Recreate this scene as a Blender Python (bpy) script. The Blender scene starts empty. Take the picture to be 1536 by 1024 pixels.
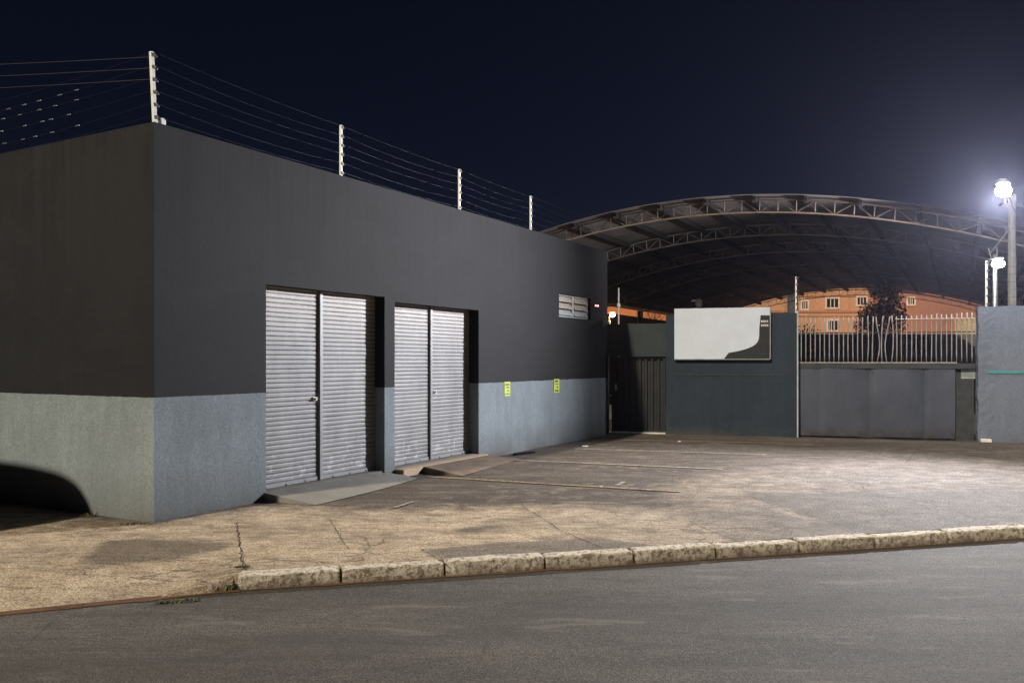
import bpy, bmesh, math, random
import numpy as np
from mathutils import Vector, Matrix, noise as mnoise

R = math.radians
F, CX, CY, EYE = 1271.0, 768.0, 541.0, 1.6
scene = bpy.context.scene
col = scene.collection
rnd = random.Random(7)

# ------------------------------------------------------------------ helpers
def gp(px, py, z=0.0):
    """point of the plane at height z seen at a photo pixel"""
    Y = F * (EYE - z) / (py - CY)
    return Vector(((px - CX) / F * Y, Y, z))

def atY(px, py, Y):
    return Vector(((px - CX) / F * Y, Y, EYE + (CY - py) / F * Y))

class MB:
    def __init__(self):
        self.v = []; self.f = []
    def quad(self, a, b, c, d):
        n = len(self.v); self.v += [Vector(a), Vector(b), Vector(c), Vector(d)]; self.f.append((n, n+1, n+2, n+3))
    def poly(self, pts):
        n = len(self.v); self.v += [Vector(p) for p in pts]; self.f.append(tuple(range(n, n+len(pts))))
    def box(self, x0, x1, y0, y1, z0, z1):
        n = len(self.v)
        self.v += [Vector(p) for p in ((x0,y0,z0),(x1,y0,z0),(x1,y1,z0),(x0,y1,z0),(x0,y0,z1),(x1,y0,z1),(x1,y1,z1),(x0,y1,z1))]
        for q in ((0,3,2,1),(4,5,6,7),(0,1,5,4),(1,2,6,5),(2,3,7,6),(3,0,4,7)):
            self.f.append(tuple(n+i for i in q))
    def hexa(self, p):
        """8 points, bottom four then top four, counter-clockwise from above"""
        n = len(self.v); self.v += [Vector(q) for q in p]
        for q in ((0,3,2,1),(4,5,6,7),(0,1,5,4),(1,2,6,5),(2,3,7,6),(3,0,4,7)):
            self.f.append(tuple(n+i for i in q))
    def prism(self, poly, z0, z1):
        k = len(poly); n = len(self.v)
        self.v += [Vector((p[0], p[1], z0)) for p in poly] + [Vector((p[0], p[1], z1)) for p in poly]
        self.f.append(tuple(n+i for i in reversed(range(k)))); self.f.append(tuple(n+k+i for i in range(k)))
        for i in range(k):
            j = (i+1) % k
            self.f.append((n+i, n+j, n+k+j, n+k+i))
    def tube(self, pts, r, n=6, cap=True):
        pts = [Vector(p) for p in pts]
        rr = r if isinstance(r, (list, tuple)) else [r]*len(pts)
        base = len(self.v); up = None
        for i, p in enumerate(pts):
            d = (pts[min(i+1, len(pts)-1)] - pts[max(i-1, 0)])
            d.normalize()
            if up is None:
                up = Vector((0,0,1)) if abs(d.z) < .9 else Vector((1,0,0))
            s = d.cross(up).normalized(); t = s.cross(d).normalized(); up = t
            for k in range(n):
                a = 2*math.pi*k/n + math.pi/n
                self.v.append(p + (s*math.cos(a) + t*math.sin(a))*rr[i])
        for i in range(len(pts)-1):
            for k in range(n):
                a = base+i*n+k; b = base+i*n+(k+1) % n
                self.f.append((a, b, b+n, a+n))
        if cap:
            self.f.append(tuple(base+k for k in reversed(range(n))))
            self.f.append(tuple(base+(len(pts)-1)*n+k for k in range(n)))
    def bar(self, a, b, w, h=None):
        """square bar"""
        h = h or w
        a = Vector(a); b = Vector(b); d = (b-a).normalized()
        up = Vector((0,0,1)) if abs(d.z) < .95 else Vector((1,0,0))
        s = d.cross(up).normalized()*w/2; t = s.cross(d).normalized()*h/2
        n = len(self.v)
        for p in (a, b):
            self.v += [p-s-t, p+s-t, p+s+t, p-s+t]
        for q in ((3,2,1,0),(4,5,6,7),(0,1,5,4),(1,2,6,5),(2,3,7,6),(3,0,4,7)):
            self.f.append(tuple(n+i for i in q))
    def lathe(self, prof, n=16, c=(0,0,0), axis='z'):
        base = len(self.v); c = Vector(c)
        for r, h in prof:
            for k in range(n):
                a = 2*math.pi*k/n
                if axis == 'z': q = (r*math.cos(a), r*math.sin(a), h)
                elif axis == 'y': q = (r*math.cos(a), h, r*math.sin(a))
                else: q = (h, r*math.cos(a), r*math.sin(a))
                self.v.append(c+Vector(q))
        for i in range(len(prof)-1):
            for k in range(n):
                a = base+i*n+k; b = base+i*n+(k+1) % n
                self.f.append((a, b, b+n, a+n))
        self.f.append(tuple(base+k for k in range(n)))
        self.f.append(tuple(base+(len(prof)-1)*n+k for k in range(n)))
    def build(self, name, mat, parent=None, smooth=False, bevel=0, fix=True, seg=2):
        me = bpy.data.meshes.new(name)
        me.from_pydata([tuple(v) for v in self.v], [], self.f)
        me.validate()
        if fix:
            bm = bmesh.new(); bm.from_mesh(me)
            bmesh.ops.recalc_face_normals(bm, faces=bm.faces[:]); bm.to_mesh(me); bm.free()
        if mat: me.materials.append(mat)
        if smooth:
            for p in me.polygons: p.use_smooth = True
        o = bpy.data.objects.new(name, me); col.objects.link(o)
        if parent: o.parent = parent
        if bevel:
            m = o.modifiers.new('bevel', 'BEVEL'); m.width = bevel; m.segments = seg; m.limit_method = 'ANGLE'
        return o

def empty(name, loc=(0,0,0), rz=0.0):
    o = bpy.data.objects.new(name, None); col.objects.link(o)
    o.location = loc; o.rotation_euler = (0,0,rz); o.empty_display_size = .2
    return o
def tag(o, label=None, cat=None, group=None, kind=None):
    if label: o['label'] = label
    if cat: o['category'] = cat
    if group: o['group'] = group
    if kind: o['kind'] = kind
    return o
def copy_tree(o, parent=None):
    c = o.copy(); col.objects.link(c); c.parent = parent
    for ch in [x for x in bpy.data.objects if x.parent == o]:
        copy_tree(ch, c)
    return c

# ------------------------------------------------------------------ materials
class NT:
    def __init__(self, name):
        self.m = bpy.data.materials.new(name); self.m.use_nodes = True
        self.t = self.m.node_tree; self.n = self.t.nodes
        self.b = self.n['Principled BSDF']
        self.pos = self.n.new('ShaderNodeNewGeometry').outputs['Position']
        self.tc = self.n.new('ShaderNodeTexCoord')
        self.obj = self.tc.outputs['Object']
    def link(self, a, b): self.t.links.new(a, b)
    def mapping(self, src, scale=(1,1,1), rot=(0,0,0), loc=(0,0,0)):
        m = self.n.new('ShaderNodeMapping'); self.link(src, m.inputs[0])
        m.inputs['Scale'].default_value = scale; m.inputs['Rotation'].default_value = rot; m.inputs['Location'].default_value = loc
        return m.outputs[0]
    def noise(self, src, scale, detail=4, rough=.6, dist=0.0):
        x = self.n.new('ShaderNodeTexNoise'); self.link(src, x.inputs['Vector'])
        x.inputs['Scale'].default_value = scale; x.inputs['Detail'].default_value = detail
        x.inputs['Roughness'].default_value = rough; x.inputs['Distortion'].default_value = dist
        return x.outputs['Fac']
    def voro(self, src, scale, feature='F1'):
        x = self.n.new('ShaderNodeTexVoronoi'); x.feature = feature; self.link(src, x.inputs['Vector'])
        x.inputs['Scale'].default_value = scale
        return x.outputs['Distance']
    def ramp(self, fac, stops):
        r = self.n.new('ShaderNodeValToRGB'); self.link(fac, r.inputs[0])
        e = r.color_ramp.elements
        while len(e) < len(stops): e.new(.5)
        for el, (p, c) in zip(e, stops):
            el.position = p
            el.color = (c, c, c, 1) if isinstance(c, (int, float)) else (*c, 1)
        return r.outputs[0]
    def mix(self, fac, a, b, mode='MIX'):
        m = self.n.new('ShaderNodeMix'); m.data_type = 'RGBA'; m.blend_type = mode; m.clamp_factor = True
        for s, v in ((m.inputs[0], fac), (m.inputs[6], a), (m.inputs[7], b)):
            if isinstance(v, (int, float)): s.default_value = v if s.type == 'VALUE' else (v, v, v, 1)
            elif isinstance(v, tuple): s.default_value = (*v, 1)
            else: self.link(v, s)
        return m.outputs[2]
    def math(self, op, a, b=0.0, clamp=False):
        m = self.n.new('ShaderNodeMath'); m.operation = op; m.use_clamp = clamp
        for s, v in ((m.inputs[0], a), (m.inputs[1], b)):
            if isinstance(v, (int, float)): s.default_value = v
            else: self.link(v, s)
        return m.outputs[0]
    def sep(self, v):
        s = self.n.new('ShaderNodeSeparateXYZ'); self.link(v, s.inputs[0]); return s.outputs
    def attr(self, name):
        a = self.n.new('ShaderNodeAttribute'); a.attribute_name = name; return a
    def color(self, c):
        if isinstance(c, tuple): self.b.inputs['Base Color'].default_value = (*c, 1)
        else: self.link(c, self.b.inputs['Base Color'])
    def rough(self, r, metal=0.0, spec=None):
        if isinstance(r, (int, float)): self.b.inputs['Roughness'].default_value = r
        else: self.link(r, self.b.inputs['Roughness'])
        self.b.inputs['Metallic'].default_value = metal
        if spec is not None: self.b.inputs['Specular IOR Level'].default_value = spec
    def bump(self, h, strength=.3, dist=.01, prev=None):
        b = self.n.new('ShaderNodeBump'); b.inputs['Strength'].default_value = strength; b.inputs['Distance'].default_value = dist
        self.link(h, b.inputs['Height'])
        if prev: self.link(prev, b.inputs['Normal'])
        self.link(b.outputs[0], self.b.inputs['Normal'])
        return b.outputs[0]

def simple(name, c, rough=.6, metal=0.0, var=.25, scale=6.0, bump=0.0, bscale=60.0, spec=None):
    t = NT(name)
    n = t.noise(t.obj, scale, 5, .65)
    t.color(t.mix(t.ramp(n, [(.3, 0.0), (.7, 1.0)]), tuple(x*(1-var) for x in c), tuple(min(1, x*(1+var)) for x in c)))
    t.rough(rough, metal, spec)
    if bump: t.bump(t.noise(t.obj, bscale, 3), bump, .004)
    return t.m

def emit(name, c, s):
    t = NT(name); t.color((.8, .8, .8))
    t.b.inputs['Emission Color'].default_value = (*c, 1); t.b.inputs['Emission Strength'].default_value = s
    return t.m

def wall_paint(name, low, high, band=None, streak=.22, wear=.3, roughcast=1.0):
    """plaster with an optional painted band below height `band`; vertical rain streaks and blotches"""
    t = NT(name)
    z = t.sep(t.pos)[2]
    st = t.noise(t.mapping(t.pos, (3, 3, .5)), 1.5, 6, .7, .3)
    bl = t.noise(t.pos, 1.1, 6, .6)
    fine = t.noise(t.pos, 34, 4, .72)
    patch = t.noise(t.mapping(t.pos, (1, 1, .7)), 1.9, 9, .75, .6)
    grain = t.noise(t.pos, 120, 3, .7)
    def shade(c, k):
        a = t.mix(t.ramp(st, [(.35, 0.0), (.65, 1.0)]), tuple(x*(1-streak*k) for x in c), tuple(min(1, x*(1+.25*k)) for x in c))
        b = t.mix(t.ramp(bl, [(.3, 0.0), (.7, 1.0)]), tuple(x*(1-.35*wear*4*k*.5) for x in c), tuple(min(1, x*(1+.2*k)) for x in c))
        m = t.mix(.5, a, b)
        m = t.mix(t.ramp(fine, [(.42, .0), (.64, .5*k)]), m, tuple(x*.60 for x in c))
        m = t.mix(t.ramp(fine, [(.30, .45*k), (.44, .0)]), m, tuple(min(1, x*1.35) for x in c))
        m = t.mix(t.ramp(patch, [(.54, 0.0), (.57, .35*k)]), m, tuple(x*.78 for x in c))
        return t.mix(t.ramp(patch, [(.40, .3*k), (.43, 0.0)]), m, tuple(min(1, x*1.22) for x in c))
    cl = shade(low, 1.0)
    if band is not None:
        ch = shade(high, .45)
        wob = t.math('ADD', z, t.math('MULTIPLY', t.math('SUBTRACT', t.noise(t.pos, 2.0, 6, .75), .5), .035))
        msk = t.math('GREATER_THAN', wob, band)
        # rain streaks and dust below the parapet, patched render
        rs_ = t.noise(t.mapping(t.pos, (7, 7, .22)), 1.3, 5, .7)
        tp = t.n.new('ShaderNodeMapRange'); t.link(z, tp.inputs[0]); tp.inputs[1].default_value = 2.2; tp.inputs[2].default_value = 3.96
        ch = t.mix(t.math('MULTIPLY', tp.outputs[0], t.ramp(rs_, [(.50, 0.0), (.64, .55)])), ch, tuple(x*.55 for x in high))
        ch = t.mix(t.math('MULTIPLY', tp.outputs[0], t.ramp(rs_, [(.34, .35), (.46, 0.0)])), ch, tuple(x*1.7 for x in high))
        big_ = t.noise(t.mapping(t.pos, (.5, .5, .9), (0, 0, 0), (4, 1, 2)), 1.0, 7, .68, .5)
        ch = t.mix(t.ramp(big_, [(.50, 0.0), (.56, .38)]), ch, tuple(x*1.35 for x in high))
        ch = t.mix(t.ramp(big_, [(.40, .35), (.46, 0.0)]), ch, tuple(x*.7 for x in high))
        # damp foot of the wall: dirt splashed up from the pavement
        foot = t.math('MULTIPLY', t.ramp(z, [(.0, 1.0), (.12, .6), (.5, 0.0)]), t.ramp(bl, [(.30, .15), (.6, .85)]))
        cl = t.mix(foot, cl, (.10, .09, .075))
        c = t.mix(msk, cl, ch)
        amp = t.math('SUBTRACT', 1.0, t.math('MULTIPLY', msk, .72))
    else:
        foot = t.math('MULTIPLY', t.ramp(z, [(.0, 1.0), (.25, 0.0)]), t.ramp(bl, [(.35, .0), (.7, .7)]))
        c = t.mix(foot, cl, (.09, .085, .075)); amp = None
    t.color(c); t.rough(.8, 0, .25)
    if amp is not None: t.rough(t.math('SUBTRACT', .85, t.math('MULTIPLY', msk, .12)), 0, .22)
    h = t.math('ADD', t.math('MULTIPLY', fine, .7), t.math('MULTIPLY', grain, .5))
    h = t.math('ADD', h, t.math('MULTIPLY', t.noise(t.pos, 24, 3), .25))
    if amp is not None: h = t.math('MULTIPLY', h, amp)
    t.bump(h, .5*roughcast, .02)
    return t.m

M = {}
M['shop_wall'] = wall_paint('shop plaster', (.225, .262, .285), (.0172, .0178, .0205), band=1.236)
M['fence_dark'] = wall_paint('wall shaded paint', (.026, .038, .054), None, roughcast=1.2)  # the shade on this wall is put into its dark colour
M['fence_pale'] = wall_paint('wall grey blue paint', (.155, .18, .24), None, streak=.15, roughcast=.4)
M['lintel'] = wall_paint('lintel paint', (.035, .045, .05), None, roughcast=.7)
M['yard_wall'] = wall_paint('old render', (.16, .14, .12), None)
M['roof_flat'] = simple('flat roof', (.12, .12, .12), .9)
M['white_paint'] = simple('white post paint', (.78, .78, .74), .5, var=.12, scale=14)
M['insul'] = simple('insulator plastic', (.1, .1, .1), .4)
M['insul_white'] = simple('insulator white', (.6, .58, .55), .4)
M['wire'] = simple('fence wire', (.035, .034, .044), .5, .3)
M['cable'] = simple('power cable', (.05, .05, .06), .5, .2)
M['black'] = simple('black steel', (.016, .017, .02), .45)
M['gate_post'] = simple('dark plate', (.03, .034, .036), .6, var=.35)
M['bars'] = simple('gate bar paint', (.30, .285, .28), .5, .1, var=.35, scale=9)
M['truss'] = simple('canopy steel', (.20, .178, .172), .55, .3, var=.3, scale=2)
M['truss_rust'] = simple('rusty canopy steel', (.105, .078, .066), .65, .2, var=.35, scale=2)
M['purlin'] = simple('purlin steel', (.012, .012, .013), .6, .3)
M['concrete_pole'] = simple('pole concrete', (.22, .215, .21), .85, var=.2, bump=.3, bscale=30)
M['zinc'] = simple('galvanised', (.42, .43, .44), .4, .7)
M['louvre'] = simple('louvre concrete', (.52, .44, .36), .75, var=.25, scale=20, bump=.3)
M['louvre_low'] = simple('louvre pale', (.46, .48, .48), .7, var=.25, scale=20, bump=.3)
M['ramp_grey'] = None
M['leaf'] = simple('tree leaf', (.035, .05, .022), .6, var=.6, scale=1.3)
M['leaf_b'] = simple('weed leaf', (.09, .10, .045), .6, var=.5, scale=6)
M['bark'] = simple('bark', (.05, .04, .03), .9, bump=.5)
M['house_orange'] = wall_paint('ochre render', (.47, .26, .15), None, streak=.2, roughcast=.4)
M['house_pink'] = wall_paint('pink render', (.35, .16, .105), None, streak=.3, roughcast=.4)
M['house_band'] = simple('string course', (.33, .16, .09), .8)
M['frame'] = simple('window frame', (.55, .45, .38), .6)
M['tile'] = simple('clay tile', (.26, .10, .06), .8, var=.4, scale=5)
M['glass'] = simple('window glass', (.012, .014, .018), .12, spec=.6)
M['car_paint'] = simple('dark car paint', (.018, .02, .024), .25, .2, spec=.6)
M['car_silver'] = simple('grey car paint', (.12, .14, .15), .3, .4)
M['tyre'] = simple('tyre', (.02, .02, .02), .85)
M['rim'] = simple('wheel rim', (.35, .35, .36), .35, .8)
M['lens'] = simple('headlight lens', (.5, .5, .5), .2)
M['lamp_lens'] = simple('red lens', (.25, .01, .01), .2)
M['pale_plate'] = simple('notice plate', (.20, .25, .22), .5, var=.2)
M['teal'] = simple('teal paint', (.05, .26, .27), .7, var=.3, scale=5)

# shutters
def m_shutter():
    t = NT('shutter steel')
    z = t.sep(t.obj)[2]
    n = t.noise(t.mapping(t.obj, (2.2, 1, .7)), 2.0, 6, .7)
    f = t.noise(t.mapping(t.obj, (1, 1, 3)), 30, 5, .7)
    c = t.mix(t.ramp(n, [(.3, 0.0), (.72, 1.0)]), (.20, .205, .213), (.335, .335, .338))
    c = t.mix(t.ramp(f, [(.45, 0.0), (.75, .55)]), c, (.2, .19, .18))
    row = t.noise(t.mapping(t.obj, (.35, .1, 15)), 1.0, 2, .5)
    c = t.mix(t.ramp(row, [(.35, .55), (.65, 0.0)]), c, t.mix(.5, c, (.15, .15, .155)))
    # paler towards the top and scratched foot
    top = t.math('MULTIPLY', t.ramp(z, [(.0, 0.0), (1.0, 0.0)]), 1.0)
    mr = t.n.new('ShaderNodeMapRange'); t.link(z, mr.inputs[0]); mr.inputs[1].default_value = 1.75; mr.inputs[2].default_value = 2.5
    c = t.mix(t.math('MULTIPLY', mr.outputs[0], t.ramp(f, [(.35, .9), (.6, .2)])), c, (.52, .46, .42))
    mr2 = t.n.new('ShaderNodeMapRange'); t.link(z, mr2.inputs[0]); mr2.inputs[1].default_value = .65; mr2.inputs[2].default_value = .15
    sc = t.noise(t.obj, 9, 5, .7)
    c = t.mix(t.math('MULTIPLY', mr2.outputs[0], t.ramp(sc, [(.55, 0.0), (.6, .7)])), c, (.5, .5, .52))
    t.color(c); t.rough(.55, .15, .4)
    t.bump(f, .15, .004)
    return t.m
M['shutter'] = m_shutter()
M['shutter_post'] = simple('shutter post', (.25, .255, .26), .5, .2, var=.15, scale=8)

# gate sheet
def m_gate():
    t = NT('gate sheet steel')
    n = t.noise(t.mapping(t.obj, (1, 1, .6)), 1.5, 5, .65)
    z = t.sep(t.obj)[2]
    c = t.mix(t.ramp(n, [(.3, 0.0), (.7, 1.0)]), (.060, .071, .098), (.092, .104, .140))
    mr = t.n.new('ShaderNodeMapRange'); t.link(z, mr.inputs[0]); mr.inputs[1].default_value = .3; mr.inputs[2].default_value = .03
    c = t.mix(t.math('MULTIPLY', mr.outputs[0], t.ramp(t.noise(t.obj, 7, 5), [(.35, .2), (.7, 1.0)])), c, (.05, .035, .025))
    sp = t.voro(t.obj, 2.3)
    c = t.mix(t.ramp(sp, [(.03, .8), (.05, 0.0)]), c, (.03, .025, .02))
    t.color(c); t.rough(.42, .25, .5)
    t.bump(t.noise(t.obj, 4, 3), .12, .02)
    return t.m
M['gate_sheet'] = m_gate()

# canopy roofing: corrugated sheets
def m_sheet():
    t = NT('roof sheet')
    n = t.noise(t.obj, .8, 5, .6)
    c = t.mix(t.ramp(n, [(.3, 0.0), (.7, 1.0)]), (.085, .078, .077), (.17, .158, .153))
    t.color(c); t.rough(.6, .25, .4)
    return t.m
M['sheet'] = m_sheet()

# asphalt
def m_asphalt():
    t = NT('asphalt')
    p = t.pos
    big = t.noise(t.mapping(p, (.3, 1.3, 1), (0, 0, R(-14))), .8, 7, .68)
    mid = t.noise(p, 5, 5, .7)
    g = t.voro(p, 120); g2 = t.noise(p, 210, 2, .8)
    c = t.mix(t.ramp(big, [(.36, 0.0), (.64, 1.0)]), (.060, .055, .052), (.19, .173, .161))
    c = t.mix(t.ramp(mid, [(.4, 0.0), (.75, .45)]), c, (.07, .064, .06))
    g3 = t.noise(p, 60, 3, .8)
    c = t.mix(t.ramp(g3, [(.48, 0.0), (.62, .55)]), c, (.235, .215, .2))
    c = t.mix(t.ramp(g3, [(.36, .6), (.46, 0.0)]), c, (.04, .036, .034))
    c = t.mix(t.ramp(g2, [(.5, 0.0), (.68, .85)]), c, (.30, .28, .26))
    c = t.mix(t.ramp(g, [(.3, .0), (.62, .75)]), c, (.03, .028, .027))
    # two tyre polished tracks running along the street, and old tar seams
    ax = t.sep(t.mapping(p, (1, 1, 1), (0, 0, R(-14.4))))[1]
    trk = t.math('SINE', t.math('MULTIPLY', t.math('ADD', ax, t.math('MULTIPLY', t.math('SUBTRACT', t.noise(p, .4, 3), .5), .8)), 3.9))
    c = t.mix(t.ramp(trk, [(.1, 0.0), (.95, .38)]), c, (.055, .052, .05))
    dirt = t.noise(t.mapping(p, (.5, 2.2, 1), (0, 0, R(-14))), 2.1, 8, .75, .5)
    c = t.mix(t.ramp(dirt, [(.53, 0.0), (.58, .38)]), c, (.05, .046, .043))
    c = t.mix(t.ramp(dirt, [(.38, .3), (.43, 0.0)]), c, (.24, .22, .205))
    # thin crack network
    ck = t.voro(t.mapping(p, (1, 1, 1)), .55, 'DISTANCE_TO_EDGE')
    wob = t.math('ADD', ck, t.math('MULTIPLY', t.math('SUBTRACT', t.noise(p, 6, 5), .5), .05))
    c = t.mix(t.math('MULTIPLY', t.ramp(wob, [(.003, .4), (.008, 0.0)]), t.ramp(big, [(.5, 0.0), (.62, 1.0)])), c, (.035, .032, .03))
    t.color(c); t.rough(.85, 0, .3)
    h = t.math('ADD', t.math('MULTIPLY', g, -1.0), t.math('MULTIPLY', g2, .6))
    t.bump(h, .8, .006)
    return t.m
M['asphalt'] = m_asphalt()

# forecourt concrete: vertex masks give which slab / repair is where
def m_forecourt():
    t = NT('forecourt concrete')
    p = t.pos
    a = t.attr('zone'); zs = t.n.new('ShaderNodeSeparateColor'); t.link(a.outputs['Color'], zs.inputs[0])
    sand, grey, oil = zs.outputs
    n1 = t.noise(t.mapping(p, (.6, 1.4, 1), (0, 0, R(-18))), .9, 7, .7, .4)
    n2 = t.noise(p, 3.2, 6, .72, .3)
    n3 = t.noise(t.mapping(p, (.5, 1.6, 1), (0, 0, R(-20))), 8, 5, .75)
    g = t.noise(p, 95, 3, .8)
    gv = t.voro(p, 75)
    k = t.ramp(n1, [(.33, 0.0), (.67, 1.0)])
    n4 = t.noise(t.mapping(p, (.22, 1.8, 1), (0, 0, R(-22))), 3.2, 7, .75)
    fine = t.noise(p, 45, 4, .75)
    dark = t.mix(k, (.066, .055, .047), (.15, .124, .107))
    dark = t.mix(t.ramp(n4, [(.47, 0.0), (.56, .85)]), dark, (.036, .027, .022))
    dark = t.mix(t.ramp(n4, [(.34, .75), (.43, 0.0)]), dark, (.26, .215, .18))
    blot = t.noise(t.mapping(p, (.5, 1.2, 1), (0, 0, R(-20)), (3, 7, 0)), 1.6, 7, .7, .6)
    dark = t.mix(t.ramp(blot, [(.535, 0.0), (.56, .6)]), dark, (.05, .039, .032))
    dark = t.mix(t.ramp(blot, [(.40, .5), (.425, 0.0)]), dark, (.17, .14, .118))
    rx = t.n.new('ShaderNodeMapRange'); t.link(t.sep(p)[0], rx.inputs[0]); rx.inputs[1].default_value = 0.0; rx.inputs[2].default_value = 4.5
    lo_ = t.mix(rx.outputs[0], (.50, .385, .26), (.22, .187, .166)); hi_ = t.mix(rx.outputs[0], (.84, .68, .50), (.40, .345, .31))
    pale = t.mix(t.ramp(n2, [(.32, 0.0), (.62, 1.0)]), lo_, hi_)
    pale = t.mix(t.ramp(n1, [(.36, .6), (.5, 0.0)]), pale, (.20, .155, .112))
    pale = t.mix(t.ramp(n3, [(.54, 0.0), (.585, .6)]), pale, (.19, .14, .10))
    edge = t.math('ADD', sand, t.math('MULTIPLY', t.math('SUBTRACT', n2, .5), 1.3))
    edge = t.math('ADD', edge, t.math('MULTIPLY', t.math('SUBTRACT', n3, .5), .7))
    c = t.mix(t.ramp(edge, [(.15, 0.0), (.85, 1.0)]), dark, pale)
    e2 = t.math('ADD', grey, t.math('MULTIPLY', t.math('SUBTRACT', n3, .5), .5))
    c = t.mix(t.ramp(e2, [(.35, 0.0), (.7, .7)]), c, t.mix(t.ramp(n2, [(.3, 0.0), (.7, 1.0)]), (.095, .084, .078), (.165, .148, .135)))
    e3 = t.math('ADD', oil, t.math('MULTIPLY', t.math('SUBTRACT', n2, .5), 1.1))
    e3 = t.math('ADD', e3, t.math('MULTIPLY', t.math('SUBTRACT', n3, .5), .8))
    c = t.mix(t.ramp(e3, [(.30, 0.0), (.75, .75)]), c, (.10, .078, .062))
    # worn skin: the cream has scaled off in sharp edged patches, leaving darker aggregate
    spall = t.noise(t.mapping(p, (.75, 1.3, 1), (0, 0, R(-15)), (11, 3, 0)), 2.4, 9, .72, .8)
    c = t.mix(t.ramp(spall, [(.565, 0.0), (.585, .5)]), c, t.mix(.55, c, (.06, .046, .036)))
    c = t.mix(t.ramp(spall, [(.385, .45), (.40, 0.0)]), c, t.mix(.5, c, (.62, .52, .41)))
    # hairline cracks
    wv = t.n.new('ShaderNodeVectorMath'); wv.operation = 'ADD'
    nz_ = t.n.new('ShaderNodeTexNoise'); t.link(p, nz_.inputs['Vector']); nz_.inputs['Scale'].default_value = 1.7; nz_.inputs['Detail'].default_value = 6
    sc_ = t.n.new('ShaderNodeVectorMath'); sc_.operation = 'SCALE'; t.link(nz_.outputs['Color'], sc_.inputs[0]); sc_.inputs['Scale'].default_value = .9
    t.link(p, wv.inputs[0]); t.link(sc_.outputs[0], wv.inputs[1])
    hc = t.voro(t.mapping(wv.outputs[0], (.45, .6, .0)), .9, 'DISTANCE_TO_EDGE')
    on = t.ramp(t.noise(p, .55, 3), [(.47, 0.0), (.53, .85)])
    c = t.mix(t.math('MULTIPLY', t.ramp(hc, [(.0012, .9), (.0045, 0.0)]), on), c, (.035, .027, .021))
    # aggregate, grit and pits
    c = t.mix(t.ramp(fine, [(.46, 0.0), (.66, .6)]), c, t.mix(.75, c, (.03, .022, .016)))
    c = t.mix(t.ramp(fine, [(.28, .6), (.44, 0.0)]), c, t.mix(.45, c, (.7, .6, .46)))
    c = t.mix(t.ramp(g, [(.5, 0.0), (.66, .6)]), c, t.mix(.4, c, (.75, .64, .5)))
    c = t.mix(t.ramp(gv, [(.42, .0), (.68, .7)]), c, t.mix(.7, c, (.04, .03, .024)))
    t.color(c); t.rough(.82, 0, .3)
    h = t.math('ADD', t.math('MULTIPLY', g, .6), t.math('MULTIPLY', fine, 1.6))
    h = t.math('ADD', h, t.math('MULTIPLY', n3, .8))
    t.bump(h, .8, .02)
    return t.m
M['forecourt'] = m_forecourt()

def concrete(name, a, b, extra=None):
    t = NT(name); p = t.pos
    n = t.noise(p, 2.6, 6, .7); g = t.noise(p, 90, 3, .8)
    c = t.mix(t.ramp(n, [(.3, 0.0), (.7, 1.0)]), a, b)
    if extra: c = t.mix(t.ramp(t.noise(p, 5, 6, .7), [(.5, 0.0), (.66, .8)]), c, extra)
    c = t.mix(t.ramp(g, [(.55, 0.0), (.75, .4)]), c, tuple(x*.5 for x in a))
    t.color(c); t.rough(.85, 0, .25); t.bump(t.math('ADD', g, n), .5, .008)
    return t.m
M['ramp_grey'] = concrete('ramp cement', (.17, .162, .145), (.24, .228, .205))
M['ramp_brown'] = concrete('ramp brown', (.13, .10, .075), (.22, .175, .13), (.16, .09, .06))
M['threshold'] = concrete('threshold cement', (.40, .29, .19), (.5, .38, .27))
def m_kerb():
    t = NT('kerb limewash'); p = t.pos
    n = t.noise(p, 4.5, 7, .75); f = t.noise(p, 22, 5, .75); g = t.noise(p, 95, 3, .8)
    up = t.sep(t.n['Geometry'].outputs['Normal'])[2]
    c = t.mix(t.ramp(n, [(.32, 0.0), (.62, 1.0)]), (.30, .26, .21), (.62, .56, .475))
    c = t.mix(t.ramp(f, [(.49, 0.0), (.56, .85)]), c, (.15, .115, .085))
    # tread paler, face scuffed by tyres; the shadow at its foot is painted in
    c = t.mix(t.math('MULTIPLY', t.ramp(up, [(.5, 0.0), (.9, 1.0)]), t.ramp(f, [(.45, .85), (.62, .1)])), c, (.74, .68, .59))
    mr = t.n.new('ShaderNodeMapRange'); t.link(t.sep(p)[2], mr.inputs[0]); mr.inputs[1].default_value = -.045; mr.inputs[2].default_value = -.105
    c = t.mix(t.math('MULTIPLY', mr.outputs[0], t.ramp(n, [(.35, .95), (.7, .3)])), c, (.075, .05, .032))
    c = t.mix(t.ramp(g, [(.55, 0.0), (.72, .5)]), c, (.2, .165, .13))
    t.color(c); t.rough(.9, 0, .2); t.bump(t.math('ADD', g, t.math('MULTIPLY', f, 2.0)), .8, .015)
    return t.m
M['kerb'] = m_kerb()
M['soil'] = concrete('red soil', (.10, .055, .03), (.16, .09, .055))
M['yard'] = concrete('yard concrete', (.05, .046, .043), (.08, .075, .07))
M['crack'] = simple('crack dirt', (.03, .025, .02), .9)
M['sill_white'] = simple('white sill', (.6, .57, .53), .7, var=.2, scale=10)

def line_paint(name, c, lo=.42, hi=.6):
    t = NT(name); p = t.pos
    n = t.noise(t.mapping(p, (2, 2, 1)), 6, 6, .75)
    t.color(t.mix(t.ramp(n, [(lo, 0.0), (hi, 1.0)]), (.095, .08, .07), c)); t.rough(.8)
    return t.m
M['yellow_line'] = line_paint('worn yellow paint', (.44, .31, .14), .42, .60)
M['white_line'] = line_paint('worn white paint', (.34, .29, .24), .38, .56)

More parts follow.
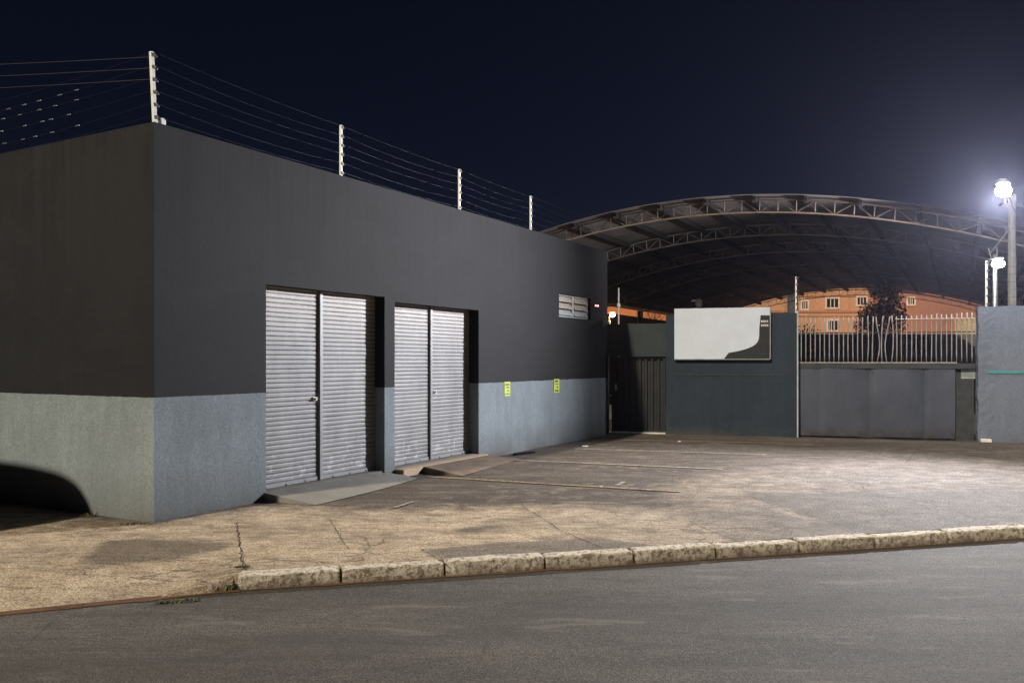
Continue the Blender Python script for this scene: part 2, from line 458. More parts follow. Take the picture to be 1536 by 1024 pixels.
# ------------------------------------------------------------------ camera
cam = bpy.data.cameras.new('camera'); co = bpy.data.objects.new('camera', cam); col.objects.link(co)
co.location = (0, 0, EYE); co.rotation_euler = (R(90), 0, 0)
cam.sensor_width = 36; cam.lens = 36*F/1536; cam.shift_y = 29/1536.0; cam.clip_end = 2000; cam.clip_start = .05
scene.camera = co

# ------------------------------------------------------------------ frames of reference taken from the photo
TH = R(29.3)
A1 = Vector((math.sin(TH), math.cos(TH), 0)); N1 = Vector((math.cos(TH), -math.sin(TH), 0))
O1 = Vector((-3.536, 8.37, 0)); RZ1 = math.pi/2 - TH
def ft(px, d=0.0):
    """metres along the shop front (at depth d behind it) seen at photo column px"""
    o = O1 - N1*d; r = (px-CX)/F
    return (r*o.y - o.x)/(A1.x - r*A1.y)
def fz(px, py, d=0.0):
    p = O1 - N1*d + A1*ft(px, d)
    return EYE + (CY-py)/F*p.y
def fdepth(t, px):
    """how far behind the front a point at station t lies when it is seen at column px"""
    p = O1 + A1*t; r = (px-CX)/F
    return (p.x - r*p.y)/(N1.x - r*N1.y)
W0 = Vector((3.38, 18.49, 0)); WX = Vector((.9588, -.2842, 0)); WY = Vector((.2842, .9588, 0)); RZ2 = math.atan2(WX.y, WX.x)
def wu(px, d=0.0):
    o = W0 + WY*d; r = (px-CX)/F
    return (r*o.y - o.x)/(WX.x - r*WX.y)
def wz(px, py, d=0.0):
    p = W0 + WY*d + WX*wu(px, d)
    return EYE + (CY-py)/F*p.y
TC = .488
CA = Vector((math.sin(TC), math.cos(TC), 0)); CQ = Vector((math.cos(TC), -math.sin(TC), 0))
CS = .92
CL, CR, RISE, S0, S1, HE = -16.099*CS, 2.547*CS, 1.899*CS, 25.184*CS, 61.013*CS, 2.9*CS+EYE
def cpt(s, u, dz=0.0):
    """point of the vault: s along its axis, u -1..1 across"""
    lat = CL + (CR-CL)*(u+1)/2
    p = CA*s + CQ*lat
    return Vector((p.x, p.y, HE + RISE*(1-u*u) + dz))

# ------------------------------------------------------------------ ground, road, forecourt
g = MB(); g.quad((-500,-300,-.30), (500,-300,-.30), (500,700,-.30), (-500,700,-.30))
tag(g.build('ground', M['soil']), kind='structure')
ROADZ = -.11
edge = [Vector((-40, -4.5, 0)), Vector((-12, 2.6, 0)), gp(0, 922, ROADZ), gp(180, 903, ROADZ), gp(355, 886, ROADZ), gp(1536, 808, ROADZ), Vector((30, 14.6, 0))]
for e in edge: e.z = 0
r_ = MB()
r_.poly([(-60, -40, ROADZ), (60, -40, ROADZ), (60, 40, ROADZ), (-60, 40, ROADZ)])
tag(r_.build('road', M['asphalt']), kind='structure')

KD = (edge[5]-edge[4]).normalized(); KN = Vector((-KD.y, KD.x, 0))      # along the kerb, and away from the road
def road_edge_y(x):
    for a, b in zip(edge, edge[1:]):
        if a.x <= x <= b.x: return a.y + (b.y-a.y)*(x-a.x)/(b.x-a.x)
    return 50.0
def inpoly(x, y, poly):
    c = np.zeros_like(x, dtype=bool)
    k = len(poly)
    for i in range(k):
        x0, y0 = poly[i][0], poly[i][1]; x1, y1 = poly[(i+1) % k][0], poly[(i+1) % k][1]
        if y0 == y1: continue
        cond = ((y0 > y) != (y1 > y)) & (x < (x1-x0)*(y-y0)/(y1-y0)+x0)
        c ^= cond
    return c
def forecourt():
    us = np.concatenate([np.arange(-14, -7, .25), np.arange(-7, 12, .055), np.arange(12, 26, .4)])
    vs = np.concatenate([np.linspace(0, 5.6, 108), np.linspace(5.72, 14, 100), np.linspace(14.3, 24, 24)])
    U, V = np.meshgrid(us, vs)
    ey = np.array([road_edge_y(x) for x in us])
    X = U.copy(); Y = ey[None, :] + V
    # keep to the kerb's back edge on the right, a ramp to the gutter on the left
    kx = edge[4].x
    off = np.clip((X-kx+.15)/.1, 0, 1)*.13
    Y = Y + off*(1-np.clip(V/2, 0, 1))
    Z = np.zeros_like(X)
    drop = np.clip((kx+.06-X)/.55, 0, 1)
    Z -= drop*(.104)*np.clip(1-V/1.25, 0, 1)**1.3
    rs = np.random.RandomState(3)
    for k in range(40):
        fx, fy, ph = rs.uniform(-2.2, 2.2), rs.uniform(-2.2, 2.2), rs.uniform(0, 7)
        Z += .0009*np.sin(fx*X+fy*Y+ph)*np.clip(V/1.5, 0, 1)
    nx, ny = len(us), len(vs)
    verts = np.stack([X.ravel(), Y.ravel(), Z.ravel()], 1)
    idx = np.arange(nx*ny).reshape(ny, nx)
    sk = verts[:nx].copy(); sk[:, 2] = -.25; nv0 = len(verts); verts = np.concatenate([verts, sk])
    faces = np.stack([idx[:-1, :-1].ravel(), idx[:-1, 1:].ravel(), idx[1:, 1:].ravel(), idx[1:, :-1].ravel()], 1)
    ii = np.arange(nx-1); faces = np.concatenate([faces, np.stack([nv0+ii, nv0+ii+1, ii+1, ii], 1)])
    me = bpy.data.meshes.new('pavement'); me.from_pydata(verts.tolist(), [], faces.tolist())
    x, y = verts[:nv0, 0], verts[:nv0, 1]
    # photo pixel polygons -> slab regions on the ground
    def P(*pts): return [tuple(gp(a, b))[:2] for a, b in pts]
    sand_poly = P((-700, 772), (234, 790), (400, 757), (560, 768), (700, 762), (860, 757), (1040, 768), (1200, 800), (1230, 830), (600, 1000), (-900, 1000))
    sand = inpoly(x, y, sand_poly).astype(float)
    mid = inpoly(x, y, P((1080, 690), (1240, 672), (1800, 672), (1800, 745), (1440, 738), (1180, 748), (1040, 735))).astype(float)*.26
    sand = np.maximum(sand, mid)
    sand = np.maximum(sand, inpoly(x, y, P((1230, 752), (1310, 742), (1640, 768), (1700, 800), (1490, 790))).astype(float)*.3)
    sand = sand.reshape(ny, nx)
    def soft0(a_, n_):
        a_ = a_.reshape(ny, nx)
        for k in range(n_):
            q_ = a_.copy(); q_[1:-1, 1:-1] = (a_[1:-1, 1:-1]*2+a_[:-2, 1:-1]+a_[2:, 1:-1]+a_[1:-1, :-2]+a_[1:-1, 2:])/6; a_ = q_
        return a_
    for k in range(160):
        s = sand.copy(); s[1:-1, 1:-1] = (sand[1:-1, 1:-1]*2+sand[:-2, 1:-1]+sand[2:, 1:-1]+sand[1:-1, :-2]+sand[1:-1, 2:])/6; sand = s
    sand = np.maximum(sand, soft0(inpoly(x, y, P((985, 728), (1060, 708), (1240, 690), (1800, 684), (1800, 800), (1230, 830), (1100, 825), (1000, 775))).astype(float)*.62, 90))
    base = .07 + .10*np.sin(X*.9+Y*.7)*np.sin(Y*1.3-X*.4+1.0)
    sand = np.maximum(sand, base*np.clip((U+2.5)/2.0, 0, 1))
    grey = np.zeros_like(x)
    for q in (P((632, 824), (760, 812), (905, 806), (1010, 822), (900, 826), (668, 846)),
              P((1126, 745), (1300, 736), (1490, 784), (1306, 806), (1230, 780)),
              P((1310, 742), (1560, 728), (1800, 745), (1800, 790), (1480, 782))):
        grey = np.maximum(grey, inpoly(x, y, q).astype(float))
    grey2 = inpoly(x, y, P((1010, 770), (1120, 752), (1290, 800), (1090, 818))).astype(float)*.55
    grey = np.maximum(grey, grey2)
    oil = np.zeros_like(x)
    for q in (P((150, 812), (200, 806), (352, 813), (345, 822), (260, 836), (120, 850), (130, 826)),
              P((655, 797), (700, 790), (760, 783), (748, 792), (690, 800))):
        oil = np.maximum(oil, inpoly(x, y, q).astype(float))
    def soft(a_, n_):
        a_ = a_.reshape(ny, nx)
        for k in range(n_):
            s = a_.copy(); s[1:-1, 1:-1] = (a_[1:-1, 1:-1]*2+a_[:-2, 1:-1]+a_[2:, 1:-1]+a_[1:-1, :-2]+a_[1:-1, 2:])/6; a_ = s
        return a_.ravel()
    oil = soft(oil, 14); grey = soft(grey, 5)
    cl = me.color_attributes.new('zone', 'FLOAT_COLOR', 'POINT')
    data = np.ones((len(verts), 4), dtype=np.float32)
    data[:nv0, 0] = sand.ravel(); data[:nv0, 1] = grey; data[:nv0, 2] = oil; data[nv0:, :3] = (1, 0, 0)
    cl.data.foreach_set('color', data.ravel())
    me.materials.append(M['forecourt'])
    for p in me.polygons: p.use_smooth = True
    o = bpy.data.objects.new('pavement', me); col.objects.link(o)
    tag(o, kind='structure')
forecourt()

# slab joints and cracks: thin jagged strips lying on the concrete
def crack_strip(mb, pts, w, seed, jag=.011, z=.006):
    w *= .42
    rr = random.Random(seed)
    P_ = [gp(*p) for p in pts]; out = []
    for a, b in zip(P_, P_[1:]):
        n = max(2, int((b-a).length/.07))
        d = (b-a).normalized(); s = Vector((-d.y, d.x, 0))
        for i in range(n):
            out.append((a.lerp(b, i/n) + s*rr.uniform(-jag, jag), s, w*rr.uniform(.35, 1.3)))
    out.append((P_[-1], s, w*.3))
    for (p, s1, w1), (q, s2, w2) in zip(out, out[1:]):
        mb.quad(p+s1*w1/2+Vector((0,0,z)), p-s1*w1/2+Vector((0,0,z)), q-s2*w2/2+Vector((0,0,z)), q+s2*w2/2+Vector((0,0,z)))
ck = MB()
for i, (pts, w) in enumerate([
    ([(355, 783), (357, 800), (362, 836), (366, 855)], .030), ([(494, 779), (508, 800), (524, 826)], .022),
    ([(632, 824), (668, 846)], .03), ([(785, 760), (840, 795), (905, 823)], .025),
    ([(1020, 776), (1075, 800), (1110, 812)], .02), ([(1124, 744), (1180, 765), (1298, 798)], .022),
    ([(1310, 741), (1400, 762), (1500, 784)], .02), ([(1216, 668), (1190, 690), (1165, 708), (1120, 728)], .02),
    ([(1384, 668), (1372, 680), (1360, 693)], .03), ([(1020, 750), (1130, 742), (1290, 736), (1536, 722)], .018),
    ([(1170, 706), (1250, 712), (1340, 700)], .02), ([(1190, 692), (1340, 699), (1536, 705)], .016),
    ([(830, 752), (1000, 748), (1160, 742)], .015), ([(300, 846), (420, 838), (560, 832), (630, 826)], .014),
    ([(250, 870), (330, 850), (362, 838)], .014), ([(1270, 712), (1300, 735), (1320, 741)], .02)]):
    crack_strip(ck, pts, w, i)
tag(ck.build('pavement_joints', M['crack'], fix=False), kind='structure')

def line_strip(name, a, b, w, mat, z=.0075):
    A = gp(*a); B = gp(*b); d = (B-A).normalized(); s = Vector((-d.y, d.x, 0))*w/2; k = Vector((0,0,z))
    mb = MB(); n = 30
    for i in range(n):
        p = A.lerp(B, i/n); q = A.lerp(B, (i+1)/n)
        mb.quad(p+s+k, p-s+k, q-s+k, q+s+k)
    return tag(mb.build(name, mat, fix=False), kind='structure')
line_strip('parking_line', (640, 715), (1022, 737.5), .065, M['yellow_line'])
line_strip('parking_line', (770, 690), (1085, 704), .08, M['white_line'])
line_strip('parking_line', (862, 673), (1150, 682), .08, M['white_line'])
line_strip('parking_line', (935, 660), (1175, 664.5), .08, M['white_line'])
line_strip('parking_line', (925, 728), (936, 723), .06, M['white_line'])
line_strip('parking_line', (590, 762), (622, 752), .05, M['white_line'])

# kerb stones
kx = [355, 512, 668, 819, 953, 1076, 1201, 1315, 1425, 1532, 1640, 1750, 1865]
ordn = ['first', 'second', 'third', 'fourth', 'fifth', 'sixth', 'seventh', 'eighth', 'ninth', 'tenth', 'eleventh', 'twelfth']
def kerb_at(px):
    r = (px-CX)/F; e = edge[4]
    t = (r*e.y-e.x)/(KD.x-r*KD.y)
    return t
for i in range(12):
    t0 = kerb_at(kx[i])+.008; t1 = kerb_at(kx[i+1])-.008
    L = t1-t0; n = 36
    b = edge[4] + KD*t0
    root_ang = math.atan2(KD.y, KD.x)
    mb = MB(); rr = random.Random(50+i)
    prof = [(0, -.14), (.002, .0), (.007, .05), (.012, .099), (.026, .111), (.12, .116), (.15, .112), (.15, -.14)]
    base = 0; k = len(prof)
    for j in range(n+1):
        x = L*j/n; e_ = 1.0
        endf = min(j, n-j)
        for q, (y, z) in enumerate(prof):
            chip = .0
            if 1 < q < 6: chip = mnoise.noise(Vector((x*6+i*9, q*.7, 1.3)))*.016 + mnoise.noise(Vector((x*19+i*9, q*1.7, 4.3)))*.008
            pull = .012 if endf == 0 and 1 <= q <= 6 else 0
            mb.v.append(Vector((x, y + abs(chip)*.8 + (pull*.6 if q < 5 else 0), z + ROADZ + chip*.6 - pull)))
    for j in range(n):
        for q in range(k-1):
            a = j*k+q; mb.f.append((a, a+k, a+k+1, a+1))
    mb.f.append(tuple(range(k))); mb.f.append(tuple(n*k+q for q in reversed(range(k))))
    o = mb.build('kerb_stone', M['kerb'], smooth=False, bevel=.006)
    o.location = b + Vector((0, 0, rr.uniform(-.006, .004))); o.rotation_euler = (0, rr.uniform(-.004, .004), root_ang + rr.uniform(-.004, .004))
    lab = 'worn limewashed kerb stone, %s from the open left end of the kerb' % ordn[i]
    if i == 0: lab = 'worn limewashed kerb stone at the open left end, beside the weeds'
    tag(o, lab, 'kerb stone', 'limewashed kerb stones along the road')

# gutter dirt and weeds
gd = MB()
rr = random.Random(9)
def gutter(px0, px1, f, wmax, seed):
    n = 60; top = []; bot = []
    for i in range(n+1):
        px = px0+(px1-px0)*i/n
        y = f(px); p = gp(px, y, ROADZ)
        w = wmax*(.35+.9*abs(mnoise.noise(Vector((i*.21, seed, 0)))))
        d = KN if px > 300 else Vector((-.3, .95, 0))
        top.append(p + d*.05 + Vector((0,0,.012))); bot.append(p - d*w + Vector((0,0,.005)))
    for i in range(n):
        gd.quad(bot[i], bot[i+1], top[i+1], top[i])
gutter(-200, 360, lambda p: 886+(355-p)*.1015, .065, 1.0)
gutter(356, 1540, lambda p: 886-(p-355)*.0661, .05, 4.0)
tag(gd.build('gutter_dirt', M['soil'], fix=False), kind='stuff')

def weed(px, py, z, n, h, spread, label, seed):
    rr = random.Random(seed); mb = MB(); c = gp(px, py, z)
    for i in range(n):
        a = rr.uniform(0, 6.28); r = spread*math.sqrt(rr.random()); b = c + Vector((math.cos(a)*r*1.8*KD.x, math.sin(a)*r*.4+math.cos(a)*r*1.8*KD.y, 0))
        hh = h*.55*rr.uniform(.3, 1); t = b + Vector((rr.uniform(-.5, .5)*hh, rr.uniform(-.5, .5)*hh, hh)); w = Vector((math.sin(a), math.cos(a), 0))*.0035
        m = b.lerp(t, .55) + Vector((0, 0, hh*.12))
        mb.quad(b-w, b+w, m+w*1.6, m-w*1.6); mb.poly([m-w*1.6, m+w*1.6, t])
    o = mb.build('weed', M['leaf_b'], fix=False)
    tag(o, label, 'weed', 'weeds along the edge of the pavement')
weed(330, 886, ROADZ, 260, .09, .10, 'low green weed tuft in the gutter at the open end of the kerb', 1)
weed(268, 903, ROADZ, 150, .05, .09, 'flat weed patch in the gutter left of the kerb end', 2)
weed(105, 911, ROADZ, 60, .03, .08, 'tiny weed patch in the gutter farthest from the kerb end', 3)
weed(362, 851, 0, 120, .035, .035, 'small weed growing in the slab joint behind the first kerb stone', 4)
weed(220, 785, 0, 90, .05, .14, 'sparse weed strip at the foot of the shop corner', 5)
weed(132, 775, 0, 40, .10, .05, 'weed tuft at the foot of the side wall beside the dark car shadow', 6)

# ------------------------------------------------------------------ the shop building
shop = empty('shop_building', O1, RZ1)
tag(shop, 'low dark grey shop building with pale grey lower band and roller shutters', 'building')
LF = ft(911); H = 3.96; DEP = 12.0
d1l, d1r = ft(399), ft(577); d2l, d2r = ft(592), ft(718)
z1 = (fz(399, 424)+fz(577, 447))/2; z2 = (fz(592, 452)+fz(718, 466))/2
wl, wr = ft(838.5), ft(886); wz0 = (fz(838, 474)+fz(884, 480))/2; wz1 = (fz(838, 440)+fz(884, 447))/2
D1 = max(.15, min(.6, fdepth(d1r, 562.5))); D2 = max(.15, min(.6, fdepth(d2r, 703.5)))
print('FAC', LF, d1l, d1r, d2l, d2r, z1, z2, wl, wr, wz0, wz1, D1, D2)
def holed_wall(mb, L, Hh, holes, thick):
    xs = sorted(set([0, L] + [v for h in holes for v in h[:2]])); zs = sorted(set([-.3, Hh] + [v for h in holes for v in h[2:4]]))
    # fine columns keep the wall a real grid
    for i in range(len(xs)-1):
        for j in range(len(zs)-1):
            xm = (xs[i]+xs[i+1])/2; zm = (zs[j]+zs[j+1])/2
            if any(h[0] < xm < h[1] and h[2] < zm < h[3] for h in holes): continue
            mb.quad((xs[i], 0, zs[j]), (xs[i+1], 0, zs[j]), (xs[i+1], 0, zs[j+1]), (xs[i], 0, zs[j+1]))
    for x0, x1, za, zb, d in holes:
        mb.quad((x0, 0, za), (x0, 0, zb), (x0, d, zb), (x0, d, za))
        mb.quad((x1, 0, za), (x1, d, za), (x1, d, zb), (x1, 0, zb))
        mb.quad((x0, 0, zb), (x1, 0, zb), (x1, d, zb), (x0, d, zb))
        mb.quad((x0, 0, za), (x0, d, za), (x1, d, za), (x1, 0, za))
w = MB()
holed_wall(w, LF, H, [(d1l, d1r, -.3, z1, D1+.06), (d2l, d2r, -.3, z2, D2+.06), (wl, wr, wz0, wz1, .22)], .3)
w.quad((0, DEP, -.3), (0, 0, -.3), (0, 0, H), (0, DEP, H))
w.quad((LF, 0, -.3), (LF, DEP, -.3), (LF, DEP, H), (LF, 0, H))
w.quad((LF, DEP, -.3), (0, DEP, -.3), (0, DEP, H), (LF, DEP, H))
# parapet top and its inner side
q = .14
for a, b in (((0, 0, LF, 0), (q, q, LF-q, q)), ((LF, 0, LF, DEP), (LF-q, q, LF-q, DEP-q)), ((LF, DEP, 0, DEP), (LF-q, DEP-q, q, DEP-q)), ((0, DEP, 0, 0), (q, DEP-q, q, q))):
    w.quad((a[0], a[1], H), (a[2], a[3], H), (b[2], b[3], H), (b[0], b[1], H))
    w.quad((b[0], b[1], H), (b[2], b[3], H), (b[2], b[3], H-.5), (b[0], b[1], H-.5))
w.build('wall', M['shop_wall'], shop, fix=False)
ro = MB(); ro.quad((q, q, H-.45), (LF-q, q, H-.45), (LF-q, DEP-q, H-.45), (q, DEP-q, H-.45))
ro.build('roof', M['roof_flat'], shop, fix=False)
# dark back of the window recess is a pane behind the louvres
def shutter(xl, xr, zb, zt, d, seed, midpx, lockside, sl):
    """two slatted curtains with a post between them"""
    rr = random.Random(seed)
    xm = ft(midpx, d)
    root = None
    pitch = .056
    def curtain(x0, x1, sd):
        r2 = random.Random(sd)
        mb = MB(); rows = []
        z = zb + .05; nx = 12
        while z < zt+.05:
            bow = r2.uniform(-.004, .004); bri = r2.uniform(-.0015, .0015)
            h = pitch
            prof = [(.014, 0), (.014, .005), (.001, .008), (-.0012, h*.3), (-.0012, h*.75), (.001, h-.004), (.008, h)]
            for (dy, dz) in prof:
                row = []
                for i in range(nx+1):
                    f = i/nx
                    wv = .005*mnoise.noise(Vector((f*2.2+sd, z*1.3, sd*.7)))
                    row.append(Vector((x0+(x1-x0)*f, d+dy+wv+bow*math.sin(f*3.14), z+dz+bri*math.sin(f*6+sd)+.002*mnoise.noise(Vector((f*3, z*9, sd))))))
                rows.append(row)
            z += h
        nv = nx+1
        for r0 in rows: mb.v += r0
        for k in range(len(rows)-1):
            for i in range(nx):
                a = k*nv+i; mb.f.append((a, a+1, a+nv+1, a+nv))
        mb_o = mb.build('shutter_curtain', M['shutter'], shop, fix=False)
        bb = MB(); bb.box(x0, x1, d-.012, d+.02, zb+.004, zb+.052)
        for s in range(3):
            xx = x0+(x1-x0)*(.2+.3*s); bb.box(xx-.015, xx+.015, d-.022, d-.0125, zb+.006, zb+.03)
        bb.build('bottom_bar', M['shutter_post'], mb_o)
        lk = MB(); xx = x1-.06 if lockside < 0 else x0+.08
        lk.box(xx-.035, xx+.035, d-.022, d-.006, zb+1.0, zb+1.045); lk.lathe([(.014, -.03), (.014, .0)], 10, (xx, d-.02, zb+1.022), 'y')
        if (sd % 2 == 0) == (lockside < 0): lk.build('lock', M['insul_white'], mb_o)
        return mb_o
    curtain(xl-.05, xm-.035, seed*2); curtain(xm+.035, xr+.02, seed*2+1)
    p = MB(); p.box(xm-.024, xm+.034, d-.035, d+.02, zb+.002, zt+.05); p.build('shutter_post', M['shutter_post'], shop, bevel=.004)
    bk = MB(); bk.box(xl-.05, xr+.02, d+.035, d+.05, zb-.1, zt+.05); bk.build('shutter_backing', M['black'], shop)
zb1 = (fz(403, 731, D1)+fz(560, 706, D1))/2
zb2 = (fz(596, 698, D2)+fz(702, 679, D2))/2
print('ZB', zb1, zb2)
zb1 = max(.06, min(.2, zb1)); zb2 = max(.06, min(.2, zb2))
shutter(d1l, d1r, zb1, z1, D1, 3, 479, -1, 0)
shutter(d2l, d2r, zb2, z2, D2, 5, 644.5, 1, 0)
# floor of the recesses
for (a, b, zz, d) in ((d1l, d1r, zb1, D1), (d2l, d2r, zb2, D2)):
    m_ = MB(); m_.box(a+.001, b-.001, .02, d+.05, -.2, zz-.004); m_.build('threshold', M['ramp_grey'], shop)
# louvred vent window
win = MB()
fw = .035
win.box(wl+.002, wl+fw, .05, .12, wz0+.002, wz1-.002); win.box(wr-fw-.05, wr-.052, .05, .12, wz0+.002, wz1-.002)
win.box(wl+fw, wr-fw-.05, .05, .12, wz0+.002, wz0+fw*.8); win.box(wl+fw, wr-fw-.05, .05, .12, wz1-fw*.8, wz1-.002)
mx = (wl+wr-.05)/2; win.box(mx-.045, mx+.045, .045, .12, wz0+fw*.8, wz1-fw*.8)
wf = win.build('window_frame', M['louvre_low'], shop, bevel=.003)
bk = MB(); bk.box(wl+.003, wr-.003, .15, .17, wz0+.003, wz1-.003); bk.build('window_back', M['black'], shop)
hh = (wz1-wz0-fw*1.6)/3
for (a, b) in ((wl+fw, mx-.045), (mx+.045, wr-fw-.05)):
    for k in range(3):
        lo = wz0+fw*.8+k*hh
        s = MB(); x0, x1 = a+.004, b-.004
        s.hexa([(x0, .012, lo+.012), (x1, .012, lo+.012), (x1, .034, lo+.012), (x0, .034, lo+.012),
                (x0, .095, lo+hh*1.0), (x1, .095, lo+hh*1.0), (x1, .115, lo+hh*1.0), (x0, .115, lo+hh*1.0)])
        s.build('louvre', M['louvre_low'] if k == 0 else M['louvre'], shop)
# tiny red alarm leds beside the window
al = MB(); ax, az = ft(893), fz(893, 458.5)
al.box(ax-.12, ax+.12, -.03, .001, az-.035, az+.035)
ao = al.build('alarm_box', M['black'], shop, bevel=.006)
for s in (-1, 1):
    l = MB(); l.lathe([(.001, -.052), (.016, -.046), (.02, -.03)], 10, (ax+s*.055, 0, az), 'y'); l.build('alarm_light', emit('red led', (1, .25, .25), 5), ao, smooth=True)
# drain pipe at the far end of the front
dp = MB(); dp.tube([(LF-.06, -.04, .02), (LF-.06, -.04, 1.75)], .028, 8); dp.build('drain_pipe', M['cable'], shop, smooth=True)

# ramps in front of the shutters
def inv1(p):
    d = Vector((p.x, p.y, 0))-O1
    return (d.dot(A1), -d.dot(N1))
def L1(p, z): t, y = inv1(p); return Vector((t, y, z))
rp = empty('concrete_ramp', O1, RZ1)
tag(rp, 'smooth grey cement ramp up to the first roller shutter', 'ramp')
m_ = MB(); n = 14
o0, o1 = inv1(gp(474, 757.5)), inv1(gp(626, 718)); i0, i1 = d1l-.03, d2l+.02
for k in range(n):
    f0, f1 = k/n, (k+1)/n
    def col_(f):
        xi = i0+(i1-i0)*f; xo = o0[0]+(o1[0]-o0[0])*f; yo = o0[1]+(o1[1]-o0[1])*f - .05*math.sin(f*3.1)
        tz = zb1*.95 if f < .8 else zb1*.95*(1-(f-.8)/.2*.55)
        return (Vector((xi, -.003, tz)), Vector(((xi*.45+xo*.55), yo*.55, tz*.42+.006)), Vector((xo, yo, .006)))
    a, b = col_(f0), col_(f1)
    m_.quad(a[1], b[1], b[0], a[0]); m_.quad(a[2], b[2], b[1], a[1])
    if k == 0: m_.poly([a[2], a[1], a[0], Vector((i0, -.003, -.02))])
    if k == n-1: m_.poly([b[0], b[1], b[2], Vector((i1, -.003, -.02))])
m_.build('ramp_slab', M['ramp_grey'], rp, fix=False, smooth=False)
rp2 = empty('concrete_ramp', O1, RZ1)
tag(rp2, 'cracked brown concrete ramp up to the second roller shutter', 'ramp')
m_ = MB()
xa = ft(634); o0, o1 = inv1(gp(694, 714)), inv1(gp(782, 688))
i0, i1 = ft(622), d2r-.02
A_ = [Vector((i0, -.16, zb2*.86)), Vector((i1, -.16, zb2*.80)), Vector((o1[0], o1[1], .006)), Vector((o0[0], o0[1], .006))]
n = 12
for k in range(n):
    f0, f1 = k/n, (k+1)/n
    def cc(f, g_):
        p = A_[0].lerp(A_[1], f); q_ = A_[3].lerp(A_[2], f); r0 = p.lerp(q_, g_)
        r0.z += .012*mnoise.noise(Vector((f*4, g_*3, 2)))*(1-abs(2*g_-1)); return r0
    for j in range(5):
        m_.quad(cc(f0, (j+1)/5), cc(f1, (j+1)/5), cc(f1, j/5), cc(f0, j/5))
m_.poly([A_[3], A_[0], Vector((i0, -.16, -.02))]); m_.poly([A_[2], A_[1], Vector((i1, -.16, -.02))])
m_.build('ramp_slab', M['ramp_brown'], rp2, fix=False)
m_ = MB(); m_.box(d2l-.005, i1+.06, -.158, -.003, -.02, zb2*.93); m_.build('step', M['threshold'], rp2, bevel=.008)

# small debris on the lot beside the wall
dpz = gp(785, 681); m_ = MB(); m_.hexa([(-.25, -.05, .0), (.28, -.03, .0), (.25, .06, .0), (-.22, .05, .0), (-.24, -.04, .03), (.27, -.02, .022), (.24, .05, .025), (-.2, .04, .03)])
o = m_.build('scrap_bar', simple('rubber scrap', (.014, .013, .012), .95, spec=.05)); o.location = dpz + Vector((0, 0, .004)); o.rotation_euler = (0, 0, RZ1-.25)
tag(o, 'flat black scrap piece lying at the foot of the shop wall', 'scrap')
for i, (px, py, s, lab) in enumerate([(878, 670, .03, 'crumpled pale paper scrap on the lot near the black gate'), (1019, 663, .016, 'tiny white paper scrap on the lot below the sign'), (902, 731, .011, 'tiny pale paper scrap beside the yellow parking line')]):
    m_ = MB(); c = gp(px, py); rr = random.Random(i)
    m_.poly([(-s*2, -s, .012), (s*1.6, -s*.8, .01), (s*2, s, .03), (0, s*1.2, .015), (-s*1.7, s*.7, .028)]); m_.poly([(-s*2, -s, .012), (0, s*.1, .03), (s*1.6, -s*.8, .01)])
    o = m_.build('paper_scrap', M['sill_white'], fix=False); o.location = c; tag(o, lab, 'litter', 'paper scraps on the lot')

# lime-green posters
def poster(px, py, wd, ht, label, seed, weights):
    t = ft(px); z = fz(px, py)
    root = empty('poster', O1 + A1*t + N1*.004 + Vector((0, 0, z)), RZ1)
    tag(root, label, 'poster', 'lime green posters on the shop wall')
    s = MB(); s.box(-wd/2, wd/2, -.004, 0, -ht/2, ht/2); s.build('sheet', simple('lime paper', (.50, .58, .10), .7, var=.12, scale=12), root)
    rr = random.Random(seed); ink = simple('poster ink', (.10, .14, .02), .7)
    for (zz, hh, x0, x1) in weights:
        x = x0; tx = MB()
        while x < x1:
            wv = rr.uniform(.008, .02)
            tx.box(x*1.0, min(x+wv, x1), -.0062, -.0042, zz-hh/2, zz+hh/2*rr.uniform(.7, 1)); x += wv+.006
        tx.build('text_line', ink, root)
poster(760.5, 583, .20, .245, 'lime green poster with small lines, nearer the second shutter', 1,
       [(.075, .026, -.07, .07), (.025, .02, -.03, .07), (-.03, .024, .0, .05), (-.085, .018, -.07, .07)])
poster(834.5, 578.5, .23, .26, 'lime green poster with bold dark lines, below the vent window', 2,
       [(.09, .035, -.075, .06), (.035, .02, -.07, .08), (-.025, .03, -.01, .06), (-.09, .035, -.075, .075)])

# white box on the parapet
p = MB(); t = ft(246.5); p.box(t-.03, t+.03, .01, .07, H, H+.055); p.box(t-.02, t+.02, .02, .06, H+.055, H+.07)
o = p.build('junction_box', M['white_paint'], bevel=.005); o.location = O1; o.rotation_euler = (0, 0, RZ1)
tag(o, 'tiny white junction box on the parapet beside the corner post', 'box')

